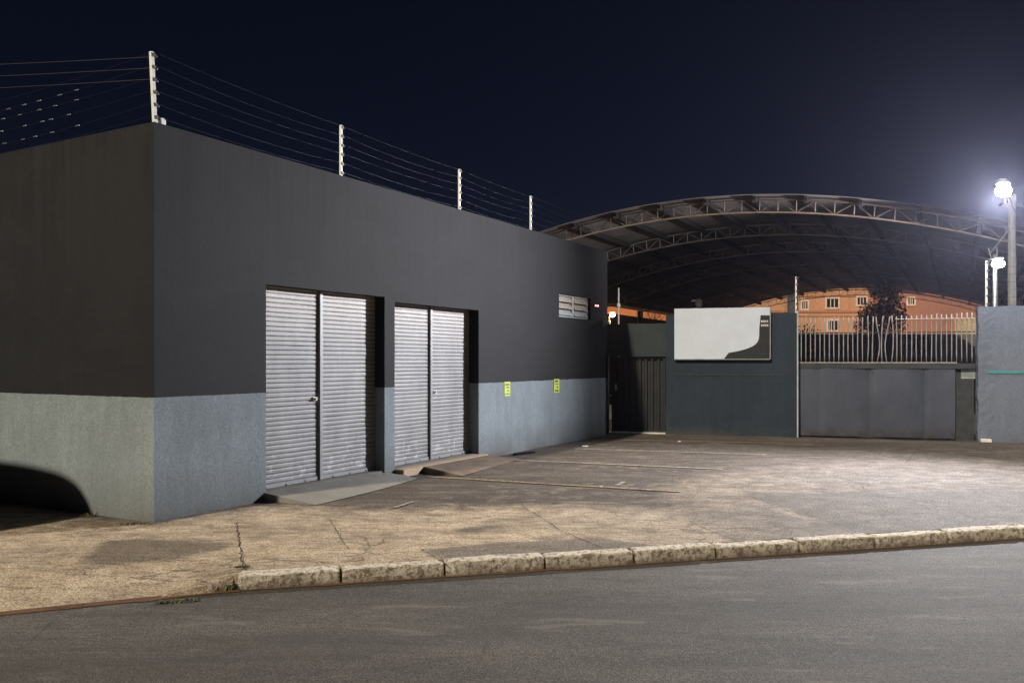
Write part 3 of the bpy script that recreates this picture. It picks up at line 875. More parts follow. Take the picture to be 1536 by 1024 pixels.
# ------------------------------------------------------------------ electric fence on the parapet
NI = 6
def fence_post(loc, h, lean, label, rz, r=.022, group='white electric fence posts'):
    root = empty('electric_fence_post', loc, rz); tag(root, label, 'fence post', group)
    m_ = MB(); m_.bar((0, 0, 0), (lean[0], lean[1], h), r*2)
    m_.build('post', M['white_paint'], root)
    for k in range(NI):
        f = .08 + .88*k/(NI-1)
        i_ = MB(); c = Vector((lean[0]*f, lean[1]*f, h*f))
        i_.box(c.x-r*.2, c.x+r+.006, c.y-r-.012, c.y-r-.0005, c.z-.018, c.z+.018); i_.lathe([(.012, r+.0065), (.017, r+.012), (.010, r+.02), (.017, r+.028), (.010, r+.044)], 8, c, 'x'); i_.build('insulator', M['insul'] if r < .03 else M['insul_white'], root)
    return root
posts = []
fd = .07
for px, ptop, lab in ((226, 78, 'thick white electric fence post leaning at the shop corner'), (511.5, 188, 'white electric fence post above the first roller shutter'),
                      (689, 254, 'white electric fence post above the second roller shutter'), (796, 294, 'white electric fence post beside the arched canopy edge')):
    t = ft(px, fd) if px > 230 else .04
    y = fd if px > 230 else .04
    pos = O1 + A1*t - N1*y + Vector((0, 0, H))
    ztop = EYE + (CY-ptop)/F*pos.y
    h = ztop-H
    lean = (-.015, .03) if px < 230 else (.0, .0)
    fence_post(pos, h, lean, lab, RZ1, .017 if px < 230 else .0145)
    posts.append((pos, h, lean))
pos = O1 + A1*(ft(890)) - N1*fd + Vector((0, 0, H)); posts.append((pos, posts[-1][1], (0, 0)))
names = ['lowest', 'second lowest', 'third lowest', 'third highest', 'second highest', 'topmost']
for k in range(NI):
    f = .08 + .88*k/(NI-1); pts = []
    for (p0, h0, l0), (p1, h1, l1) in zip(posts, posts[1:]):
        a = p0+Vector((0, 0, h0*f))+N1*.05; b = p1+Vector((0, 0, h1*f))+N1*.05
        for i in range(12):
            s = i/12; pts.append(a.lerp(b, s)-Vector((0, 0, .035*4*s*(1-s)*(1+.4*math.sin(k*2.1)))))
    pts.append(b)
    m_ = MB(); m_.tube(pts, .0008, 4); o = m_.build('fence_wire', M['wire'])
    tag(o, '%s fence wire strand running above the shop front' % names[k], 'wire', 'electric fence wires above the shop front')
# along the side wall
e0 = posts[0]; e1p = O1 - N1*9.0 + A1*.05 + Vector((0, 0, H)); e2p = O1 - N1*4.6 + A1*.05 + Vector((0, 0, H))
fence_post(e2p, .7, (0, 0), 'white electric fence post on the side wall parapet', RZ1+math.pi/2, .0145)
for k in range(NI):
    f = .08 + .88*k/(NI-1); pts = []
    stations = [(e0[0]+Vector((0, 0, e0[1]*f))-A1*.05, e2p+Vector((0, 0, .7*f))-A1*.05), (e2p+Vector((0, 0, .7*f))-A1*.05, e1p+Vector((0, 0, .7*f))-A1*.05)]
    for a, b in stations:
        for i in range(14):
            s = i/14; pts.append(a.lerp(b, s)-Vector((0, 0, .06*4*s*(1-s)*(1+.3*math.sin(k*1.7)))))
    pts.append(b)
    m_ = MB(); m_.tube(pts, .0008, 4); o = m_.build('fence_wire', M['wire'])
    tag(o, '%s fence wire strand running above the shaded side wall' % names[k], 'wire', 'electric fence wires above the side wall')
    if k in (1, 2, 3, 4):
        rr = random.Random(k)
        for i in range(5):
            s = .27+.07*i+rr.uniform(-.02, .02); a, b = stations[0]
            c = a.lerp(b, s)-Vector((0, 0, .06*4*s*(1-s)*(1+.3*math.sin(k*1.7)))); d = (b-a).normalized()
            sp = MB(); sp.tube([c-d*.03, c+d*.03], .006, 6); sp.build('wire_glint', M['zinc'], o)  # bright sleeves added to stand for glints on the strands
# flatter cables tied to the corner post
for i, (ya, yb) in enumerate(((82.5, 80.5), (103, 95), (124, 115))):
    ep = e0[0]+Vector((0, 0, .66-.11*i)); a = atY(-700, ya+14, 15); m_ = MB()
    pts = [a.lerp(ep, s_/20)-Vector((0, 0, .12*4*(s_/20)*(1-s_/20))) for s_ in range(21)]
    m_.tube(pts, .0028, 4); o = m_.build('utility_cable', M['cable'])
    tag(o, '%s of three thin flat cables reaching the corner post from the left' % ('highest', 'middle one', 'lowest')[i], 'cable', 'cables reaching the shop corner post')

# ------------------------------------------------------------------ walls at the back of the lot
WT = .18
def wall_obj(name, u0, u1, z0, z1, mat, label, y0=0.0, ragged=False, cat='wall', nx=40, nz=16, amp=.006, z1b=None):
    """solid wall with a slightly uneven plastered face"""
    mb = MB(); z1b = z1 if z1b is None else z1b
    for j in range(nz+1):
        for i in range(nx+1):
            fx, fz_ = i/nx, j/nz
            x = u0+(u1-u0)*fx; z = z0+((z1+(z1b-z1)*fx)-z0)*fz_
            y = y0 + amp*mnoise.noise(Vector((x*1.7, z*1.7, u0)))
            if ragged and i == 0: x += .035*mnoise.noise(Vector((z*6, 3.1, 0)))+.02*mnoise.noise(Vector((z*19, 1, 0)))
            if ragged and 0 < fx < .03: y += .008*mnoise.noise(Vector((x*9, z*9, 5)))
            if j == nz: z += .012*mnoise.noise(Vector((x*4, 7, 0)))
            mb.v.append(Vector((x, y, z)))
    nv = nx+1
    for j in range(nz):
        for i in range(nx):
            a = j*nv+i; mb.f.append((a, a+1, a+nv+1, a+nv))
    nb = len(mb.v)
    # back face and rims
    for j in range(nz+1):
        for i in (0, nx): mb.v.append(mb.v[j*nv+i]*1.0); mb.v[-1].y = y0+WT
    tb = len(mb.v)
    for i in range(nx+1): mb.v.append(mb.v[nz*nv+i]*1.0); mb.v[-1].y = y0+WT
    for j in range(nz):
        mb.f.append((j*nv, (j+1)*nv, nb+(j+1)*2, nb+j*2)); mb.f.append((j*nv+nx, nb+j*2+1, nb+(j+1)*2+1, (j+1)*nv+nx))
    for i in range(nx): mb.f.append((nz*nv+i, nz*nv+i+1, tb+i+1, tb+i))
    mb.quad((u1, y0+WT, z0), (u0, y0+WT, z0), (u0, y0+WT, z1), (u1, y0+WT, z1b))
    o = mb.build(name, mat, fix=False); o.location = W0; o.rotation_euler = (0, 0, RZ2)
    if label: tag(o, label, cat)
    return o
uA, uB, uC, uD = wu(906), wu(999), wu(1196.5), wu(1467)
def wtop(px, py): return wz(px, py)
zM = (wtop(1005, 471)+wtop(1190, 470.5))/2
wall_obj('boundary_wall', uB, uC, -.2, zM, M['fence_dark'], 'dark grey plastered wall behind the sign board, with a shallow groove', nx=50, nz=30)
gr = MB(); gr.box(uB+.15, uC-.1, -.006, .004, wz(1100, 563.3), wz(1100, 561)); o = gr.build('groove_bead', M['lintel'], bpy.data.objects['boundary_wall'])
wall_obj('boundary_wall', uD, uD+9.5, -.2, wtop(1468, 460), M['fence_pale'], 'grey blue rough wall with teal stripe, right of the sliding gate', ragged=True, nx=120, nz=40, amp=.0008, z1b=wtop(1468, 460)+.12)
st = MB(); us_ = wu(1482)
zt_ = wz(1500, 558)
for i in range(40):
    a = us_+i*.24; b = a+.24
    y = -.014
    st.box(a, b, y, .004, zt_-.024, zt_+.024)
rw = [o for o in bpy.data.objects if o.name.startswith('boundary_wall')][-1]
st.build('painted_stripe', M['teal'], rw)
zl0 = wz(960, 534.5)
lin = wall_obj('lintel_wall', uA, uB-.004, zl0, (wtop(916, 486)+wtop(995, 484.5))/2, M['lintel'], 'dark grey beam wall above the black pedestrian gate', y0=.03)
# jamb piece at the right of the pedestrian gate
# white conduit at the corner of the wall
cd = MB(); cd.box(uC-.016, uC+.012, -.03, -.0155, .0, zM+.05)
o = cd.build('corner_trim', simple('trim grey', (.36, .40, .46), .6), bpy.data.objects['boundary_wall'])

# pedestrian gate
pg = empty('pedestrian_gate', W0, RZ2); tag(pg, 'black corrugated steel pedestrian gate beside the shop end wall', 'gate')
x0, x1 = wu(917, .1)+.01, uB-.02
m_ = MB(); nrib = 8; pts = []
for i in range(nrib):
    a = x0+.05+(x1-x0-.1)*i/nrib; p_ = (x1-x0-.1)/nrib
    pts += [(a, .10), (a+p_*.40, .10), (a+p_*.5, .135), (a+p_*.9, .135)]
pts.append((x1-.05, .10))
for a, b in zip(pts, pts[1:]):
    m_.quad((a[0], a[1], .06), (b[0], b[1], .06), (b[0], b[1], zl0-.05), (a[0], a[1], zl0-.05))
m_.build('panel', M['black'], pg, fix=False)
m_ = MB(); m_.box(x0, x0+.05, .08, .13, .03, zl0-.004); m_.box(x1-.05, x1, .08, .13, .03, zl0-.004); m_.box(x0+.05, x1-.05, .08, .13, zl0-.05, zl0-.004); m_.box(x0+.05, x1-.05, .08, .13, .03, .07)
m_.build('frame', M['black'], pg)
m_ = MB(); m_.box(x0+.08, x0+.12, .03, .08, .95, 1.08); m_.tube([(x0+.10, .03, .98), (x0+.10, .0, .99), (x0+.16, .0, .99)], .01, 8); m_.build('handle', M['zinc'], pg)
m_ = MB(); m_.box(uA+.02, uB-.01, -.05, .1, -.02, .028); o = m_.build('door_sill', M['sill_white'], pg)

# sign board on the wall
sg = empty('sign_board', W0, RZ2); tag(sg, 'large pale sign board with black end panel on the dark wall', 'sign')
SA, SB = wu(1012), wu(1156); sz0, sz1 = wz(1084, 538), wz(1084, 462)
yb = -.07
m_ = MB(); m_.box(SA, SB, yb, -.02, sz0, sz1); m_.build('board', simple('sign cream', (.56, .62, .74), .5, var=.05, scale=3), sg)
def sx(px): return wu(px, yb)
m_ = MB()
yk = yb-.003
bp = [(sx(1086), sz0+.001), (SB-.02, sz0+.001), (SB-.02, wz(1150, 473)), (sx(1141), wz(1141, 473))]
for k in range(13):
    f = k/12; bp.append((sx(1141-2-46*f**2.2), wz(1140, 492+37*f**.45)))
m_.poly([(x, yk, z) for x, z in bp]); m_.build('black_panel', simple('sign black', (.02, .024, .026), .4), sg, fix=False)
rr = random.Random(2)
for zz in (wz(1150, 482), wz(1150, 488)):
    m_ = MB(); x = sx(1141.5)
    while x < SB-.05:
        wv = rr.uniform(.02, .032); m_.box(x, x+wv, yk-.003, yk-.001, zz-.022, zz+.022); x += wv+.012
    m_.build('text_line', M['sill_white'], sg)
m_ = MB(); m_.box(SB-.018, SB+.004, yb-.012, -.018, sz0-.004, sz1+.004); m_.box(SA-.004, SB-.018, yb-.012, -.018, sz0-.02, sz0-.0005); m_.build('edge_trim', M['zinc'], sg)
for k in range(4):
    m_ = MB(); x = SA+.2+(SB-SA-.4)*k/3; m_.box(x-.02, x+.02, -.02, .0, sz0+.1, min(sz1-.1, zM-.1)); m_.build('bracket', M['black'], sg)

# sliding gate
gt = empty('sliding_gate', W0, RZ2); tag(gt, 'grey sheet metal sliding gate with a comb of pale bars on top', 'gate')
GA, GB, GP = uC+.015, wu(1433, .1), uD-.02
yg = .10
ztop = wz(1300, 545, yg); 
m_ = MB(); nx, nz = 110, 44
folds = [wu(1208+22, yg), wu(1306, yg), wu(1389, yg)]
for j in range(nz+1):
    for i in range(nx+1):
        x = GA+(GB-GA)*i/nx; z = .04+(ztop-.1-.04)*j/nz
        y = yg + .016*mnoise.noise(Vector((x*1.1, z*.9, 4))) + .007*mnoise.noise(Vector((x*2.7, z*2.2, 8)))
        for q_, fx in enumerate(folds):
            dd = x-fx
            y += (.04 if q_ else .022)*math.exp(-abs(dd)*(6 if dd < 0 else 28))
        y += .02*math.exp(-((z-.05)/.22)**2)*mnoise.noise(Vector((x*2, 0, 2)))
        m_.v.append(Vector((x, y, z)))
for j in range(nz):
    for i in range(nx):
        a = j*(nx+1)+i; m_.f.append((a, a+1, a+nx+2, a+nx+1))
m_.build('sheet_panel', M['gate_sheet'], gt, fix=False, smooth=True)
m_ = MB(); m_.box(GA, GP, yg-.005, yg+.06, ztop-.1, ztop+.005); m_.box(GA, GA+.05, yg+.05, yg+.1, .03, ztop-.1); m_.box(GB-.05, GB, yg+.05, yg+.1, .03, ztop-.1); m_.box(GA, GB, yg+.03, yg+.09, .02, .06)
m_.build('gate_frame', M['gate_post'], gt)
m_ = MB(); m_.box(GA, GB+.03, yg-.01, yg+.03, ztop+.0055, ztop+.03); m_.build('top_rail', M['bars'], gt)
nb = 36; rr = random.Random(11)
for i in range(nb):
    x = GA+.06+(GP-GA-.12)*i/(nb-1); px_ = 1203+(1462-1203)*i/(nb-1)
    zt2 = wz(1300, 474.5, yg)+(.05*max(0, (i-20)/15)) + rr.uniform(-.015, .015)
    bend = rr.uniform(-.006, .006)
    if 13 <= i <= 19: bend = rr.uniform(-.045, .045)
    zb_ = ztop+.03
    pts = []
    for k in range(8):
        f = k/7; pts.append((x + bend*math.sin(f*math.pi*(1.0 if i % 2 else 1.4)) + (.02*f if 14 <= i <= 18 else 0), yg+.015+abs(bend)*.6*math.sin(f*math.pi), zb_+(zt2-zb_)*f))
    b_ = MB(); b_.tube(pts, .0115, 6); bo = b_.build('bar', M['bars'], gt, smooth=True)
m_ = MB(); m_.box(GA, GP, yg+.028, yg+.04, ztop+.62, ztop+.645); m_.build('cross_rail', M['gate_post'], gt)
for i in range(20, nb):
    m_ = MB(); x = GA+.06+(GP-GA-.12)*i/(nb-1); m_.box(x-.03, x+.045, yg-.022, yg-.0, wz(1300, 479, yg)+.0-.008, wz(1300, 479, yg)+.008); m_.build('wire_clip', M['insul_white'], gt)
fp = empty('steel_panel', W0, RZ2); tag(fp, 'narrow dark steel panel between sliding gate and pale wall', 'panel')
m_ = MB(); m_.box(GB+.004, uD-.03, yg+.085, yg+.11, .0, ztop-.105); m_.build('panel_sheet', M['gate_post'], fp)
m_ = MB(); m_.box(GB+.004, GB+.05, yg+.11, yg+.15, .0, ztop-.105); m_.box(uD-.08, uD-.03, yg+.11, yg+.15, .0, ztop-.105); m_.build('panel_frame', M['gate_post'], fp)
npz = empty('notice_plate', W0, RZ2); tag(npz, 'small grey green notice plate on the dark steel panel', 'sign')
ya = yg+.075
a, b = wu(1441.5, ya), wu(1463, ya); z0_, z1_ = wz(1452, 556.5, ya), wz(1452, 541.5, ya)
z1_ = ztop-.112; z0_ = z1_-.19
m_ = MB(); m_.box(a, b, ya, ya+.008, z0_, z1_); m_.build('plate', M['pale_plate'], npz)
pp = simple('plate print', (.36, .40, .37), .6)
for q0, q1 in ((z0_+.002, z0_+.02), (z1_-.045, z1_-.012)):
    m_ = MB(); m_.box(a+.004, b-.004, ya-.002, ya-.0005, q0, q1); m_.build('print_band', pp, npz)
# white stone block at the foot of the pale wall
m_ = MB(); u_ = wu(1478); m_.hexa([(u_-.10, -.1, 0), (u_+.1, -.1, 0), (u_+.1, -.02, 0), (u_-.1, -.02, 0), (u_-.1, -.09, .07), (u_+.09, -.09, .065), (u_+.09, -.03, .065), (u_-.1, -.03, .07)])
o = m_.build('stone_block', M['sill_white'], bevel=.01); o.location = W0; o.rotation_euler = (0, 0, RZ2); tag(o, 'small pale stone block at the foot of the pale wall', 'stone')

# fence posts on these walls
pm = W0 + WX*(uC-.03) + WY*.08 + Vector((0, 0, zM)); fence_post(pm, EYE+(CY-415)/F*pm.y-zM, (0, 0), 'white electric fence post at the end of the dark wall', RZ2, .015)
pr = W0 + WX*(wu(1481)) + WY*.08; zR = wtop(1468, 460); pr.z = zR-.02
fence_post(pr, EYE+(CY-391)/F*pr.y-zR+.02, (0, 0), 'white electric fence post on the pale wall below the far lamp', RZ2, .018)
pr2 = W0 + WX*(wu(1481)+3.2) + WY*.08; pr2.z = zR+.03
fence_post(pr2, .85, (0, 0), 'white electric fence post on the pale wall beyond the lamp pole', RZ2, .018)
for k in range(NI):
    f = .08+.88*k/(NI-1); m_ = MB(); a = pr+Vector((0, 0, .85*f))-WY*.05; b = pr2+Vector((0, 0, .85*f))-WY*.05
    m_.tube([a.lerp(b, s/8)-Vector((0, 0, .05*4*(s/8)*(1-s/8))) for s in range(9)], .003, 4); o = m_.build('fence_wire', M['wire'])
    tag(o, '%s fence wire strand above the pale grey blue wall' % names[k], 'wire', 'electric fence wires above the pale wall')

# ------------------------------------------------------------------ yard behind the gate
y_ = MB(); 
yo = [W0+WX*(-4)+WY*.05, W0+WX*40+WY*.05, W0+WX*60+WY*80, W0+WX*(-20)+WY*80]
y_.poly([(p.x, p.y, .002) for p in yo]); tag(y_.build('yard', M['yard']), kind='structure')

# canopy
cn = empty('arched_canopy', CA*S0+CQ*((CL+CR)/2), math.pi/2-TC); cn.rotation_euler = (0, 0, 0); cn.location = (0, 0, 0)
tag(cn, 'large barrel arched sheet metal canopy on steel trusses behind the walls', 'canopy')
NU = 64
sh = MB(); ns = 200
def roof_profile(u, top): return cpt(0, u, top)
for k in range(ns):
    pass
US = [-1+2*i/NU for i in range(NU+1)]
# corrugation runs round the arch, so its ridges step along the axis
ss = [S0-.25]
while ss[-1] < S1: ss.append(ss[-1]+.25)
for j, s in enumerate(ss):
    for u in US: sh.v.append(cpt(s, u*1.015, .05 + (.018 if j % 2 else -.0)))
nv = NU+1
for j in range(len(ss)-1):
    for i in range(NU):
        a = j*nv+i; sh.f.append((a, a+1, a+nv+1, a+nv))
sho = sh.build('roof_sheet', M['sheet'], cn, fix=False)
sm = sho.modifiers.new('solid', 'SOLIDIFY'); sm.thickness = .006; sm.offset = 1
NTR = 7
def truss(s, label=None):
    m_ = MB(); dpt = .36*CS
    nsg = 36
    top = [cpt(s, -1+2*i/nsg, -.04) for i in range(nsg+1)]; bot = [cpt(s, (-1+2*i/nsg)*.995, -.04-dpt*(.35+.65*min(1, min(i, nsg-i)/2.0))) for i in range(nsg+1)]
    for a, b in zip(top, top[1:]): m_.bar(a, b, .05, .036)
    for a, b in zip(bot, bot[1:]): m_.bar(a, b, .05, .04)
    for i in range(nsg+1):
        m_.bar(bot[i]+Vector((0,0,.01)), top[i]-Vector((0,0,.01)), .022)
        if i < nsg:
            if i % 2: m_.bar(bot[i], top[i+1], .02)
            else: m_.bar(top[i], bot[i+1], .02)
    return m_.build('truss', M['truss'] if s > S0+1 else M['truss_rust'], cn)
tr_s = [S0+.12] + [S0+(S1-S0)*k/NTR for k in range(1, NTR)] + [S1-.12]
for s in tr_s: truss(s)
for k in range(13):
    u = -1+2*(k+.5)/13
    m_ = MB(); m_.bar(cpt(S0-.1, u, -.05), cpt(S1, u, -.05), .09, .16); m_.build('purlin', M['purlin'], cn)
for s in tr_s:
    for u, sd in ((-1, -1), (1, 1)):
        p = cpt(s, u, -.1); m_ = MB(); 
        m_.tube([(p.x, p.y, 0), (p.x, p.y, p.z)], .07, 8); m_.build('column', M['purlin'], cn, smooth=True)
for u in (-1, 1):
    m_ = MB(); a = cpt(S0-.1, u, .0); b = cpt(S1, u, .0); m_.bar(a, b, .16, .13); m_.build('gutter', M['zinc'], cn)
# lamp hanging unlit from the canopy
lp = atY(1048, 456, 34); hl = empty('pendant_lamp', lp); tag(hl, 'unlit white pendant lamp hanging under the canopy above the sign', 'lamp')
m_ = MB(); m_.lathe([(.05, .22), (.13, .14), (.15, .0), (.11, -.12), (.03, -.16)], 14); m_.build('lamp_shade', M['white_paint'], hl, smooth=True)
m_ = MB(); m_.tube([(0, 0, .2), (0, 0, 1.9)], .012, 6); m_.build('cord', M['cable'], hl)
m_ = MB(); m_.bar((-.3, 0, .12), (.0, 0, .16), .05); m_.build('bracket', M['zinc'], hl)

# side wall of the yard, neighbouring houses
def along(lat, px):
    r = (px-CX)/F; o = CQ*lat
    return (r*o.y-o.x)/(CA.x-r*CA.y)
latw = CL-.5
m_ = MB(); a = CA*22+CQ*latw; b = CA*66+CQ*latw; zw = EYE+(CY-481.5)/F*((CA*along(latw, 1000)+CQ*latw).y)
n_ = CQ*.1
m_.prism([(a-n_)[:2], (a+n_)[:2], (b+n_)[:2], (b-n_)[:2]], -.1, zw)
tag(m_.build('yard_wall', M['yard_wall']), 'long brown rendered yard wall running back under the canopy eave', 'wall')

def window(mb_parent, x0, x1, z0, z1, y, bars=True):
    f = MB(); t_ = .12
    f.box(x0-t_, x0, y-.06, y+.02, z0-t_, z1+t_); f.box(x1, x1+t_, y-.06, y+.02, z0-t_, z1+t_); f.box(x0, x1, y-.06, y+.02, z0-t_, z0); f.box(x0, x1, y-.06, y+.02, z1, z1+t_)
    if bars:
        for k in (1, 2): f.box(x0+(x1-x0)*k/3-.03, x0+(x1-x0)*k/3+.03, y-.04, y+.02, z0, z1)
    w_ = f.build('window', M['frame'], mb_parent)
    p_ = MB(); p_.box(x0, x1, y-.02, y-.004, z0, z1); p_.build('pane', M['glass'], w_)
HY = 64.0
def hx(px, Y): return (px-CX)/F*Y
def hz(py, Y): return EYE+(CY-py)/F*Y
hs = empty('orange_house', (hx(1258, HY), HY, 0)); tag(hs, 'two storey ochre house with dark windows seen through the gate bars', 'house')
X0, X1 = hx(1080, HY)-hs.location.x, hx(1352, HY)-hs.location.x
m_ = MB(); m_.box(X0, X1, 0, 9, -.1, 7.9); m_.build('wall', M['house_orange'], hs)
m_ = MB(); z_ = hz(467, HY); m_.box(X0, X1, -.06, -.002, z_-.08, z_+.08); z_ = hz(474, HY); m_.box(X0, X1, -.04, -.002, z_-.04, z_+.04); z_ = hz(444, HY); m_.box(X0, X1, -.05, -.002, z_-.05, z_+.05); m_.build('string_course', M['house_band'], hs)
for a, b, c, d in ((1240, 1257, 448, 461), (1203, 1211, 452, 463), (1286, 1299, 446, 457), (1242, 1256, 481, 495)):
    window(hs, hx(a, HY)-hs.location.x, hx(b, HY)-hs.location.x, hz(d, HY), hz(c, HY), 0)
m_ = MB(); m_.hexa([(X0-.5, -.6, 7.9), (X1+.5, -.6, 7.9), (X1+.5, 9.6, 7.9), (X0-.5, 9.6, 7.9), (X0+1, 4, 9.4), (X1-1, 4, 9.4), (X1-1, 5, 9.4), (X0+1, 5, 9.4)]); m_.build('roof', M['tile'], hs)
m_ = MB(); m_.box(hx(1181, HY)-hs.location.x, hx(1190, HY)-hs.location.x, -.5, -.001, -.1, 7.6); m_.build('stair_panel', simple('blue grey slab', (.05, .055, .075), .7), hs)
HP = 60.0
hp = empty('pink_house', (hx(1420, HP), HP, 0)); tag(hp, 'plain pinkish rendered house right of the tree behind the gate', 'house')
X0, X1 = hx(1345, HP)-hp.location.x, hx(1475, HP)-hp.location.x
m_ = MB(); m_.box(X0, X1, 0, 8, -.1, 6.9); m_.build('wall', M['house_pink'], hp)
m_ = MB(); m_.box(hx(1432, HP)-hp.location.x, X1+.02, -1.2, -.002, -.1, hz(479, HP)); m_.build('porch', simple('cream render', (.55, .42, .27), .8), hp)
m_ = MB(); m_.hexa([(X0-.4, -.5, 6.9), (X1+.4, -.5, 6.9), (X1+.4, 8.4, 6.9), (X0-.4, 8.4, 6.9), (X0+1, 3.5, 8.2), (X1-1, 3.5, 8.2), (X1-1, 4.5, 8.2), (X0+1, 4.5, 8.2)]); m_.build('roof', M['tile'], hp)
window(hp, hx(1362, HP)-hp.location.x, hx(1371, HP)-hp.location.x, hz(456, HP), hz(447, HP), 0)
HN = 62.0
hn = empty('neighbour_house', (hx(960, HN), HN, 0)); tag(hn, 'orange lit house peeping out between yard wall and canopy eave', 'house')
X0, X1 = hx(860, HN)-hn.location.x, hx(1076, HN)-hn.location.x
m_ = MB(); m_.box(X0, X1, 0, 8, -.1, 6.4); m_.build('wall', simple('orange lit render', (.62, .20, .06), .8, var=.2, scale=1), hn)  # orange lamplight on the render is put into its colour
m_ = MB(); m_.hexa([(X0-.4, -.5, 6.4), (X1+.4, -.5, 6.4), (X1+.4, 8.4, 6.4), (X0-.4, 8.4, 6.4), (X0+1, 3.5, 7.6), (X1-1, 3.5, 7.6), (X1-1, 4.5, 7.6), (X0+1, 4.5, 7.6)]); m_.build('roof', M['tile'], hn)
m_ = MB(); m_.box(hx(956, HN)-hn.location.x, hx(964, HN)-hn.location.x, -.05, .001, 4.2, 5.6); m_.build('window', M['glass'], hn)
# far yard wall
FY = 52.0
m_ = MB(); m_.box(hx(1090, FY), hx(1500, FY), FY, FY+.2, -.1, hz(501, FY)); o = m_.build('yard_wall', M['yard_wall']); tag(o, 'low grey wall across the back of the yard, below the houses', 'wall')

def leaf_cloud(mb, blobs, n, size, seed):
    rr = random.Random(seed); tot = sum(b[1]**2 for b in blobs)
    for c, r in blobs:
        for i in range(int(n*r*r/tot)):
            d = Vector((rr.gauss(0, 1), rr.gauss(0, 1), rr.gauss(0, 1))).normalized()*r*(rr.random()**.45)
            p = Vector(c)+Vector((d.x, d.y, d.z*.85))
            a = Vector((rr.gauss(0, 1), rr.gauss(0, 1), rr.gauss(0, 1))).normalized(); b = a.cross(Vector((rr.gauss(0, 1), rr.gauss(0, 1), rr.gauss(0, 1)))).normalized()
            s = size*rr.uniform(.5, 1.3)
            mb.poly([p-a*s, p+b*s*.5, p+a*s, p-b*s*.5])
# tree in the yard
TY = 49.0
tx, tz = hx(1318, TY), hz(432, TY)
tr = empty('yard_tree', (tx, TY, 0)); tag(tr, 'dark leafy tree in front of the ochre house', 'tree')
m_ = MB(); m_.tube([(0, 0, -.05), (.05, 0, 1.2), (-.1, .05, 2.4), (.1, 0, 3.6), (.2, 0, 4.6)], [.16, .13, .11, .08, .04], 8)
for a in range(7):
    an = a*.9; z0_ = 2.2+.3*a; m_.tube([(-.05, 0, z0_), (math.cos(an)*.6, math.sin(an)*.6, z0_+.5), (math.cos(an)*1.2, math.sin(an)*1.1, z0_+.9)], [.05, .035, .012], 5)
m_.build('trunk', M['bark'], tr, smooth=True)
m_ = MB()
bl = [((-.2, 0, 4.4), .95), ((.75, .1, 4.6), .85), ((.6, -.2, 5.3), .7), ((-.55, .2, 3.7), .8), ((-1.1, 0, 2.9), .5), ((.9, 0, 3.7), .75), ((.1, .3, 3.2), .7), ((1.35, .1, 4.1), .45), ((-.9, -.2, 4.1), .45), ((0, 0, 5.6), .6), ((1.0, .2, 2.9), .4)]
leaf_cloud(m_, bl, 5200, .085, 4); m_.build('crown', M['leaf'], tr, fix=False)
# shrub at the foot of the ochre house, behind the wall's left end
for i, (px, py, Y, r, lab) in enumerate(((1208, 492, 50.5, 1.0, 'dark rounded shrub behind the first gate bars'), (1372, 497, 50.5, .6, 'small dark shrub beside the lit yard lamp'))):
    c = atY(px, py, Y); s_ = empty('yard_shrub', (c.x, c.y, 0)); tag(s_, lab, 'shrub', 'shrubs along the far yard wall')
    m_ = MB(); leaf_cloud(m_, [((0, 0, c.z-.6), r), ((.5*r, 0, c.z-1.1), r*.9), ((-.5*r, .1, c.z-1.0), r*.8)], 1300, .08, 20+i); m_.build('crown', M['leaf'], s_, fix=False)
    m_ = MB(); m_.tube([(0, 0, -.05), (.05, 0, c.z-.6)], [.07, .03], 6); m_.build('trunk', M['bark'], s_)
# bare branches behind the yard wall
bt = empty('bare_tree', tuple(CA*along(latw-3, 985)+CQ*(latw-3))); tag(bt, 'bare dark tree branching up behind the brown yard wall', 'tree')
m_ = MB(); rr = random.Random(31)
def branch(p, d, L, r, k):
    q_ = p+d*L; m_.tube([p, p.lerp(q_, .5)+Vector((rr.uniform(-.05, .05),)*3)*L, q_], [r, r*.8, r*.6], 5)
    if k:
        for _ in range(3 if k > 1 else 2):
            nd = (d+Vector((rr.uniform(-.8, .8), rr.uniform(-.8, .8), rr.uniform(-.1, .6)))).normalized(); branch(q_, nd, L*rr.uniform(.55, .8), r*.55, k-1)
branch(Vector((0, 0, -.05)), Vector((.05, 0, 1)), 2.2, .12, 4); m_.build('trunk', M['bark'], bt)
# thin pole in the yard
pp = atY(928, 489, 26); m_ = MB(); m_.tube([(0, 0, 0), (0, 0, EYE+(CY-432)/F*26)], .022, 6); m_.lathe([(.05, 0), (.06, .06), (.03, .1)], 10, (0, 0, EYE+(CY-460)/F*26)); o = m_.build('yard_pole', M['bars']); o.location = (pp.x, pp.y, 0); tag(o, 'thin pale yard pole behind the pedestrian gate', 'pole')

